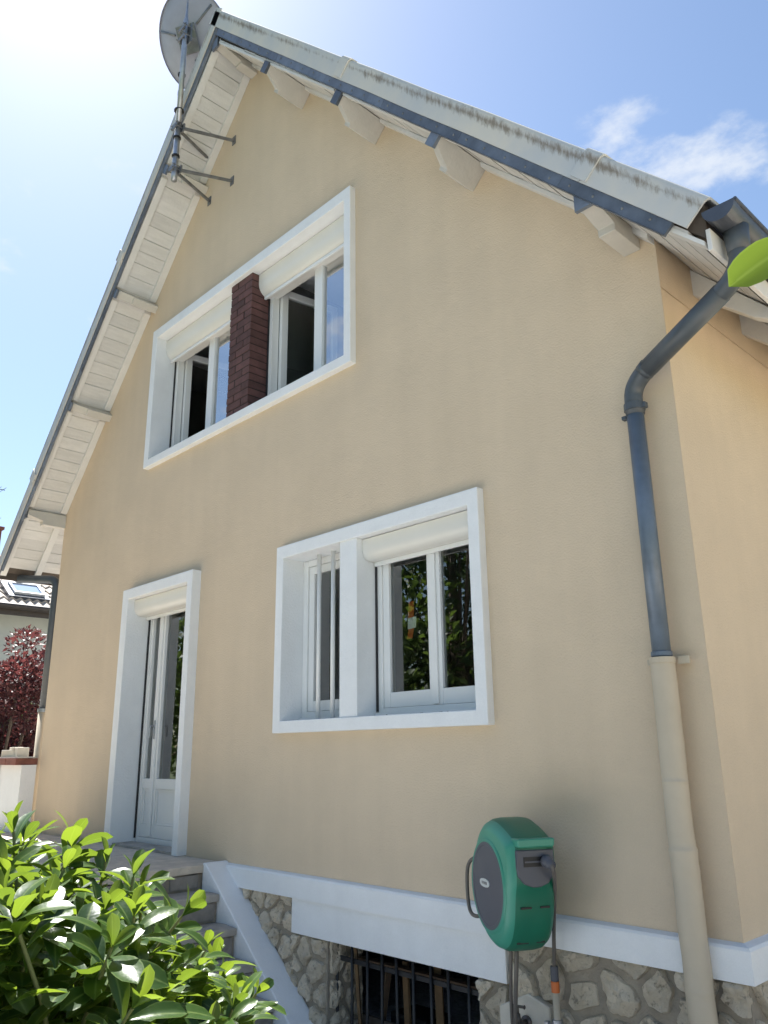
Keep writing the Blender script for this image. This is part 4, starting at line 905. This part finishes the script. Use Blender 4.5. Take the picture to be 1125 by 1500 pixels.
# ------------------------------------------------------------------ things inside the openings
def plank(name, p0, p1, w_, t_, m, label, cat='plank'):
    p0, p1 = Vector(p0), Vector(p1); b = B(); box(b, -w_/2, w_/2, -t_/2, t_/2, 0, (p1-p0).length, 0.002)
    o = mesh_obj(name, b, m); o.location = p0; o.rotation_euler = (p1-p0).to_track_quat('Z', 'Y').to_euler(); tag(o, label, cat); return o
plank('timber_plank', (-2.62, 0.20, -0.3), (-2.66, 0.17, 0.47), 0.035, 0.02, 'timber', 'thin brown plank upright at the left end of the cellar window')
plank('timber_plank', (-2.36, 0.36, -0.38), (-2.36, 0.33, 0.36), 0.045, 0.02, 'timber', 'orange brown plank standing fourth bar along the cellar window')
plank('timber_plank', (-2.10, 0.38, -0.38), (-2.085, 0.335, 0.42), 0.05, 0.02, 'timber', 'brown plank standing right of centre behind the cellar bars')
plank('timber_plank', (-2.72, 0.40, -0.38), (-2.52, 0.34, 0.30), 0.04, 0.02, 'timberd', 'dark plank leaning left behind the cellar bars')
b = B(); box(b, -2.60, -2.28, 0.42, 0.66, -0.40, 0.02, 0.02); tag(mesh_obj('storage_crate', b, 'blackp'), 'dark storage crate on the cellar floor behind the bars', 'crate')
b = B(); tube(b, [(-1.66, 0.20, -0.35), (-1.66, 0.20, 0.02), (-1.655, 0.20, 0.10), (-1.65, 0.20, 0.14)], [0.12, 0.115, 0.075, 0.02], 14); tag(mesh_obj('plastic_sack', b, 'plasticw', None, True), 'white plastic sack behind the bars at the right end of the cellar window', 'sack')
for i, (x, z, s_) in enumerate(((-5.02, 0.79, (0.5, 0.34, 0.42)), (-5.0, 1.212, (0.46, 0.3, 0.36)))):
    b = B(); box(b, -s_[0]/2, s_[0]/2, -s_[1]/2, s_[1]/2, 0, s_[2], 0.004); o = mesh_obj('carton', b, 'carton'); o.location = (x, 0.78, z + (0.02 if i == 0 else 0.0)); tag(o, ('pale carton on the floor behind the glazed door', 'pale carton stacked on top behind the glazed door')[i], 'carton')
    o.location.z = 0.78 if i == 0 else 1.20
b = B(); box(b, -2.05, -1.55, 0.62, 1.15, 0.78, 2.06, 0.01); tag(mesh_obj('white_cabinet', b, 'plasticw'), 'white cabinet inside, seen through the right pane of the lower window', 'cabinet')

# ------------------------------------------------------------------ neighbour's house far left
NH = empty('neighbour_house', (-19.5, 3, GZ)); tag(NH, 'neighbouring house with pale tiled roof and skylight beyond the garden', 'house')
EX, EZ = -18.0, 5.05; NY0, NY1 = -1.0, 12.0; sl_ = 0.62
bm = B(); box(bm, -23.6, EX-0.5, NY0+0.4, NY1-0.4, GZ, EZ+0.25); hp('wall', bm, 'nwall', NH)
bm = B(); prism(bm, [(EX+0.02, EZ-0.02), (EX+0.02, EZ-0.10), (EX-0.5, EZ-0.10), (-24, EZ-0.1), (-24, EZ), (-21.0, EZ+3*sl_-0.06)], 'y', NY0, NY1); nroof = hp('roof', bm, 'brown', NH)
bm = B(); rows = 10; pitch_r = 0.36
for r in range(rows):
    x0 = EX + 0.05 - r*pitch_r*0.84; z0 = EZ + r*pitch_r*0.84*sl_; x1 = x0 - pitch_r; z1 = z0 + pitch_r*sl_ - 0.05
    ny = int((NY1-NY0)/0.05)
    ra, rb, rc = [], [], []
    for i in range(ny+1):
        y = NY0 + i*0.05; wv = 0.032*math.sin(2*math.pi*y/0.20)
        ra.append(bm.verts.new((x0, y, z0 + 0.045 + wv))); rb.append(bm.verts.new((x1, y, z1 + 0.045 + wv))); rc.append(bm.verts.new((x0-0.01, y, z0 - 0.015)))
    for i in range(ny): bm.faces.new((ra[i], ra[i+1], rb[i+1], rb[i])); bm.faces.new((rc[i], rc[i+1], ra[i+1], ra[i]))
tag(hp('roof_tiles', bm, 'ntile', nroof), kind='stuff')
tube_b = B(); tube(tube_b, [(EX+0.12, NY0, EZ-0.03), (EX+0.12, NY1, EZ-0.03)], 0.075, 10); box(tube_b, EX-0.02, EX+0.03, NY0, NY1, EZ-0.22, EZ+0.0); hp('roof_gutter', tube_b, 'brown', NH)
def roofpt(y, d, h=0.0):   # d metres up-slope from the eave
    c, s = math.cos(math.atan(sl_)), math.sin(math.atan(sl_)); return Vector((EX - d*c + h*s, y, EZ + d*s + h*c))
bm = B(); y0, y1, d0, d1 = 3.12, 3.86, 0.50, 1.15
def slab(bm, y0, y1, d0, d1, h0, h1):
    vs = [bm.verts.new(roofpt(y, d, h)) for h in (h0, h1) for (y, d) in ((y0, d0), (y1, d0), (y1, d1), (y0, d1))]
    for f in ((3, 2, 1, 0), (4, 5, 6, 7), (0, 1, 5, 4), (1, 2, 6, 5), (2, 3, 7, 6), (3, 0, 4, 7)): bm.faces.new([vs[i] for i in f])
slab(bm, y0-0.14, y1+0.1, d0-0.14, d1+0.1, 0.0, 0.12); skl = hp('skylight', bm, 'gutter', NH)
bm = B(); slab(bm, y0, y1, d0, d0+0.05, 0.121, 0.18); slab(bm, y0, y1, d1-0.05, d1, 0.121, 0.18); slab(bm, y0, y0+0.05, d0+0.051, d1-0.051, 0.121, 0.18); slab(bm, y1-0.05, y1, d0+0.051, d1-0.051, 0.121, 0.18); hp('frame', bm, 'plasticw', skl)
bm = B(); slab(bm, y0+0.051, y1-0.051, d0+0.051, d1-0.051, 0.125, 0.150); hp('pane', bm, M['skyglass'] if 'skyglass' in M else mat('skylight_glass', (0.25, 0.33, 0.45), 0.05, 0.02, 2, spec=1.0), skl)
bm = B(); box(bm, -21.2, -20.7, 2.85, 3.40, 6.0, 7.55, 0.01); box(bm, -21.25, -20.65, 2.80, 3.45, 7.55, 7.63, 0.01); nch = hp('chimney', bm, 'coping', NH)
bm = B(); tube(bm, [(-20.95, 3.26, 7.63), (-20.95, 3.26, 7.90), (-20.95, 3.26, 7.92), (-20.95, 3.26, 7.96)], [0.10, 0.10, 0.14, 0.05], 12); hp('chimney_pot', bm, 'brown', nch)
bm = B(); tube(bm, [(-20.95, 3.0, 7.6), (-20.95, 3.0, 9.0)], 0.02, 8); tube(bm, [(-20.95, 2.8, 8.75), (-20.95, 3.42, 8.75)], 0.012, 6)
for i in range(5): tube(bm, [(-21.2, 2.85+0.13*i, 8.75), (-20.7, 2.85+0.13*i, 8.75)], 0.007, 5)
hp('aerial', bm, 'iron', NH)

# ------------------------------------------------------------------ leaves and plants
def leaf_mesh(name, ln, wd, m, fold=0.25, curl=0.15, tip=0.62, rows=8):
    """an obovate leaf along +Y, folded along its midrib, cupped tip"""
    b = B(); rr = []; uvl = b.loops.layers.uv.new('UVMap')
    for i in range(rows+1):
        t = i/rows; y = t*ln
        wv = wd*0.5*max(0.0, (1-(abs(t-tip)/(1-tip))**2.6)**0.5 if t > tip else (0.06+0.94*math.sin(math.pi/2*(t/tip)**1.25)))
        z = -curl*ln*(t**2) + 0.04*ln*math.sin(math.pi*t)
        rr.append([b.verts.new((-wv, y, z + fold*wv)), b.verts.new((-wv*0.5, y, z + fold*wv*0.35)), b.verts.new((0, y, z)), b.verts.new((wv*0.5, y, z + fold*wv*0.35)), b.verts.new((wv, y, z + fold*wv))])
    for a, c in zip(rr, rr[1:]):
        for k in range(4):
            f = b.faces.new((a[k], a[k+1], c[k+1], c[k]))
            for l, u_ in zip(f.loops, (k, k+1, k+1, k)): l[uvl].uv = (u_/4, 0.5)
    for f in b.faces: f.smooth = True
    me = bpy.data.meshes.new(name); b.to_mesh(me); b.free(); me.materials.append(M[m]); return me
def frame_at(p, yd, zhint):
    y = yd.normalized(); x = y.cross(zhint); x = x.normalized() if x.length > 1e-4 else y.orthogonal().normalized(); z = x.cross(y)
    return Matrix(((x.x, y.x, z.x, p.x), (x.y, y.y, z.y, p.y), (x.z, y.z, z.z, p.z), (0, 0, 0, 1)))
leaf_vars = [leaf_mesh('leaf', 0.082, 0.034, 'leaf', 0.26, 0.12), leaf_mesh('leaf', 0.080, 0.035, 'leaf', 0.20, 0.22), leaf_mesh('leaf', 0.070, 0.030, 'leaf', 0.38, 0.04), leaf_mesh('leaf', 0.088, 0.034, 'leaf', 0.15, 0.30)]
rb = random.Random(5)
BC = Vector((0.012, -3.32, GZ))
shrub = empty('evergreen_shrub', BC); tag(shrub, 'glossy evergreen shrub with whorled oval leaves in front of the steps', 'shrub')
def bush_top(dx, dy):
    r2 = dx*dx + dy*dy; return 1.565 - 0.74*r2 - 0.12*(r2**2) + 0.06*noise.noise(Vector((dx*3.1, dy*3.1, 1.7)))
leaves = []; stems = []
tips = []
tries = 0
while tries < 12000 and len(tips) < 520:
    tries += 1
    a = rb.uniform(0, 2*math.pi); r = 0.98*math.sqrt(rb.random()); dx, dy = r*math.cos(a), r*math.sin(a)
    dep = rb.choice([0, 0, 0.06, 0.14, 0.24]) + rb.uniform(-0.03, 0.03)
    p = Vector((BC.x+dx, BC.y+dy, bush_top(dx, dy) - dep))
    if (p-CAM).length < 0.80: continue
    if all((p-q).length > 0.074 for q in tips): tips.append(p)
for p in tips:
    axis = (Vector((p.x-BC.x, p.y-BC.y, 0))*0.55 + Vector((rb.uniform(-.35, .35), rb.uniform(-.35, .35), 0.85))).normalized()
    root = p - axis*0.30; root.z = min(root.z, p.z-0.16)
    stems.append((root, p)); n = rb.randint(7, 10); ph = rb.uniform(0, 6.28); sc0 = rb.uniform(0.85, 1.15)
    u = axis.orthogonal().normalized(); v = axis.cross(u)
    for k in range(n + 6):
        inner = k < 3; low = k >= n
        th = ph + k*2.39996 + rb.uniform(-0.2, 0.2)
        tilt = rb.uniform(18, 36) if inner else (rb.uniform(48, 70) if not low else rb.uniform(62, 100))
        rad = (u*math.cos(th) + v*math.sin(th))
        d = axis*math.cos(R(tilt)) + rad*math.sin(R(tilt))
        base = p - axis*(0.0 if inner else (0.006*k if not low else rb.uniform(0.035, 0.13)))
        s = sc0*(rb.uniform(0.55, 0.8) if inner else rb.uniform(0.82, 1.12))
        if low: d = (d + Vector((0, 0, 0.25))).normalized()
        mt = frame_at(base, d, axis + rad*0.1 + Vector((rb.uniform(-.25, .25), rb.uniform(-.25, .25), 0))) @ Matrix.Diagonal((s*rb.uniform(0.92, 1.1), s, s, 1))
        leaves.append((base + d*0.04, mt, rb.randrange(4)))
def screen(p):
    c = p - CAM; z = c.dot(fw)
    if z < 0.05: return None
    return (562.5 + 1173.5*c.dot(rt)/z, 750 - 1173.5*c.dot(up)/z, z)
# the leaves that show largest become parts; the rest one part
def score(e):
    q = screen(e[0])
    if not q or not (-40 < q[0] < 1165 and 900 < q[1] < 1540): return 1e3 + (q[2] if q else 50)
    dep = bush_top(e[0].x-BC.x, e[0].y-BC.y) - e[0].z       # depth under the surface
    return q[2] + 3.5*max(0, dep)
leaves.sort(key=score)
pinv = Matrix.Translation(-BC)
for i, (c, mt, vi) in enumerate(leaves[:300]):
    o = bpy.data.objects.new('leaf', leaf_vars[vi]); col.objects.link(o); o.parent = shrub; o.matrix_parent_inverse = pinv; o.matrix_basis = mt
def merged(name, insts, meshes, m, parent=None, kind='stuff'):
    vs, fs, us = [], [], []
    for (mt, vi) in insts:
        me = meshes[vi]; o = len(vs); vs += [mt @ v.co for v in me.vertices]; fs += [[i+o for i in p.vertices] for p in me.polygons]
        if me.uv_layers: us += [c for l in me.uv_layers[0].data for c in l.uv]
    me = bpy.data.meshes.new(name); me.from_pydata(vs, [], fs); me.materials.append(M[m])
    if us: me.uv_layers.new(name='UVMap').data.foreach_set('uv', us)
    me.polygons.foreach_set('use_smooth', [True]*len(me.polygons))
    o = bpy.data.objects.new(name, me); col.objects.link(o)
    if parent:
        o.parent = parent; o.matrix_parent_inverse = Matrix.Translation(-parent.location)
    if kind: o['kind'] = kind
    return o
# deeper fill so the inside of the shrub is leafy, not hollow
fill = [(mt, vi) for (c, mt, vi) in leaves[300:]]
for i in range(7000):
    a = rb.uniform(0, 6.283); r = 0.95*math.sqrt(rb.random()); dx, dy = r*math.cos(a), r*math.sin(a)
    z = bush_top(dx, dy) - 0.07 - abs(rb.gauss(0, 0.24))
    if z < 0.05: continue
    p = Vector((BC.x+dx, BC.y+dy, z)); d = Vector((dx, dy, 0))*0.8 + Vector((rb.uniform(-1, 1), rb.uniform(-1, 1), rb.uniform(-.2, .9)))
    fill.append((frame_at(p, d, Vector((rb.uniform(-.5, .5), rb.uniform(-.5, .5), 1))), rb.randrange(4)))
merged('foliage', fill, leaf_vars, 'leaf', shrub)
b = B()
for (r0, p) in stems:
    mid = (r0+p)/2 + Vector((rb.uniform(-.015, .015), rb.uniform(-.015, .015), 0)); tube(b, [r0, mid, p], [0.0042, 0.0036, 0.0026], 5, False)
    q = Vector((BC.x + (r0.x-BC.x)*0.45, BC.y + (r0.y-BC.y)*0.45, r0.z*0.5)); tube(b, [q, r0], [0.008, 0.0042], 5, False)
for k in range(9): tube(b, [BC + Vector((0.05*math.cos(k*.7), 0.05*math.sin(k*.7), 0)), BC + Vector((0.4*math.cos(k*.7), 0.4*math.sin(k*.7), 0.75))], [0.018, 0.010], 6, False)
hp('branches', b, 'twig', shrub, True)

# overhanging leaf at the right edge, on a young tree standing just outside the view
yt = empty('young_tree', (2.35, -2.55, GZ)); tag(yt, 'bright green leaf on a twig of a young tree at the right edge', 'tree')
b = B(); tube(b, [(2.35, -2.55, GZ), (2.33, -2.56, 1.2), (2.36, -2.54, 2.4), (2.34, -2.55, 3.4)], [0.03, 0.026, 0.018, 0.006], 8); hp('trunk', b, 'bark', yt, True)
LB = CAM + (fw*1.0 + rt*0.531 + up*0.345)*0.93     # where the visible leaf grows from its twig
LT = CAM + (fw*1.0 + rt*0.4335 + up*0.2905)*0.91
b = B(); tw = bez((2.36, -2.54, 2.1), (2.1, -2.65, 2.35), LB+Vector((0.25, 0.05, 0.03)), LB, 8); tube(b, tw, [0.008, 0.007, 0.006, 0.005, 0.0045, 0.004, 0.0035, 0.003, 0.0022], 6); hp('branch', b, 'twig', yt, True)
big = leaf_mesh('leaf', 0.105, 0.046, 'leaf', 0.16, 0.10, rows=10, tip=0.52)
def yl(base, tipd, zh, s):
    o = bpy.data.objects.new('leaf', big); col.objects.link(o); o.parent = yt; o.matrix_parent_inverse = Matrix.Translation(-yt.location); o.matrix_basis = frame_at(base, tipd, zh) @ Matrix.Diagonal((s, s, s, 1))
yl(LB, LT-LB, (-fw + up*0.55 - rt*0.2), (LT-LB).length/0.105)
for i in range(6):
    p = tw[i+1]; yl(p, Vector((rb.uniform(0.1, 1), rb.uniform(-.6, .6), rb.uniform(-.2, .6))), Vector((0, 0, 1)), 0.9)
for i in range(60):
    a = i*2.4; z = 2.2 + 1.2*i/60; p = Vector((2.35, -2.55, z)); yl(p + Vector((0.12*math.cos(a)+0.06, 0.12*math.sin(a), 0.05)), Vector((math.cos(a)*0.8+0.3, math.sin(a), 0.3)), Vector((0, 0, 1)), 0.9)

# clumped leafy crowns for shrubs and trees further off
def card_mesh(name, ln, wd, m):
    b = B(); vs = [b.verts.new(v) for v in ((0, 0, 0), (wd*0.5, ln*0.5, wd*0.15), (0, ln, -0.05*ln), (-wd*0.5, ln*0.5, wd*0.15))]; b.faces.new((vs[0], vs[1], vs[2])); b.faces.new((vs[0], vs[2], vs[3]))
    me = bpy.data.meshes.new(name); b.to_mesh(me); b.free(); me.materials.append(M[m]); return me
def crown(name, parent, m, clumps, per, ln, wd, seed, spread=1.0):
    r_ = random.Random(seed); me = card_mesh('leaf_card', ln, wd, m); ins = []
    for (c, rad) in clumps:
        for i in range(int(per*rad*rad)):
            d = Vector((r_.gauss(0, 1), r_.gauss(0, 1), r_.gauss(0, 1))).normalized(); rr = rad*(0.55 + 0.5*r_.random())
            p = Vector(c) + Vector((d.x*rr, d.y*rr, d.z*rr*0.8))
            dd = d*0.7 + Vector((r_.uniform(-1, 1), r_.uniform(-1, 1), r_.uniform(-.5, 1)))*0.6
            ins.append((frame_at(p, dd, Vector((r_.uniform(-1, 1), r_.uniform(-1, 1), 1))) @ Matrix.Scale(r_.uniform(0.7, 1.25), 4), 0))
    return merged(name, ins, [me], m, parent, kind=None)
def clump_set(c, rad, n, rr, seed, zs=0.8):
    r_ = random.Random(seed); o = []
    while len(o) < n:
        d = Vector((r_.uniform(-1, 1), r_.uniform(-1, 1), r_.uniform(-1, 1)))
        if d.length < 1: o.append((Vector(c) + Vector((d.x*rad, d.y*rad, d.z*rad*zs)), rr*r_.uniform(0.6, 1.2)))
    return o
def shrub_thing(name, base, h, rad, m, seed, label, cat, per=800, ln=0.10, wd=0.055, rr=0.42, n=16):
    t = empty(name, base); tag(t, label, cat); base = Vector(base)
    cl = clump_set(base + Vector((0, 0, h*0.58)), rad, n, rr, seed, zs=h*0.42/rad)
    b = B()
    for k, (c, _) in enumerate(cl): tube(b, [base, base*0.5 + Vector(c)*0.5 + Vector((0, 0, -0.1)), c], [0.045, 0.025, 0.008], 6, False)
    hp('stems', b, 'bark', t, True); crown('crown', t, m, cl, per*2.4, ln, wd, seed+1); return t
shrub_thing('red_leaved_shrub', (-13.2, 1.35, GZ), 3.75, 1.3, 'leafr', 3, 'tall red leaved shrub in front of the neighbouring house', 'shrub', n=44)
shrub_thing('red_leaved_shrub', (-14.6, 2.45, GZ), 4.5, 0.8, 'leafr', 9, 'taller red shrub with a pointed tip beside the left downpipe', 'shrub', n=26, rr=0.32)
shrub_thing('green_shrub', (-16.0, 2.3, GZ), 3.4, 1.0, 'leafg', 21, 'grey green shrub showing between the red shrubs', 'shrub', ln=0.25, wd=0.03, rr=0.42)
def garden_tree(base, h, rad, seed, label):
    t = empty('garden_tree', base); tag(t, label, 'tree', 'garden trees reflected in the windows'); base = Vector(base)
    cl = clump_set(base + Vector((0, 0, h*0.52)), rad, 54, 0.9, seed, zs=1.25); b = B()
    tube(b, [base, base+Vector((0.1, 0, h*0.25)), base+Vector((0, 0.1, h*0.6)), base+Vector((0, 0, h*0.9))], [0.2, 0.16, 0.1, 0.03], 8); hp('trunk', b, 'bark', t, True)
    b = B()
    for (c, _) in cl: tube(b, [base+Vector((0, 0, h*random.uniform(0.25, 0.5))), c], [0.06, 0.015], 5, False)
    hp('limbs', b, 'bark', t, True); crown('crown', t, 'leaft', cl, 330, 0.2, 0.12, seed+1)
garden_tree((-8.6, -7.8, GZ), 7.0, 2.6, 31, 'garden tree reflected in the lower window')
garden_tree((-12.6, -6.0, GZ), 6.6, 2.3, 41, 'garden tree reflected in the glazed door')
garden_tree((-5.6, -9.6, GZ), 7.4, 2.6, 51, 'garden tree reflected in the right pane of the lower window')
scn.render.resolution_x = 768; scn.render.resolution_y = 1024
print('objects', len(bpy.data.objects), 'tris', sum(len(p.vertices)-2 for o in bpy.data.objects if o.type == 'MESH' for p in o.data.polygons))
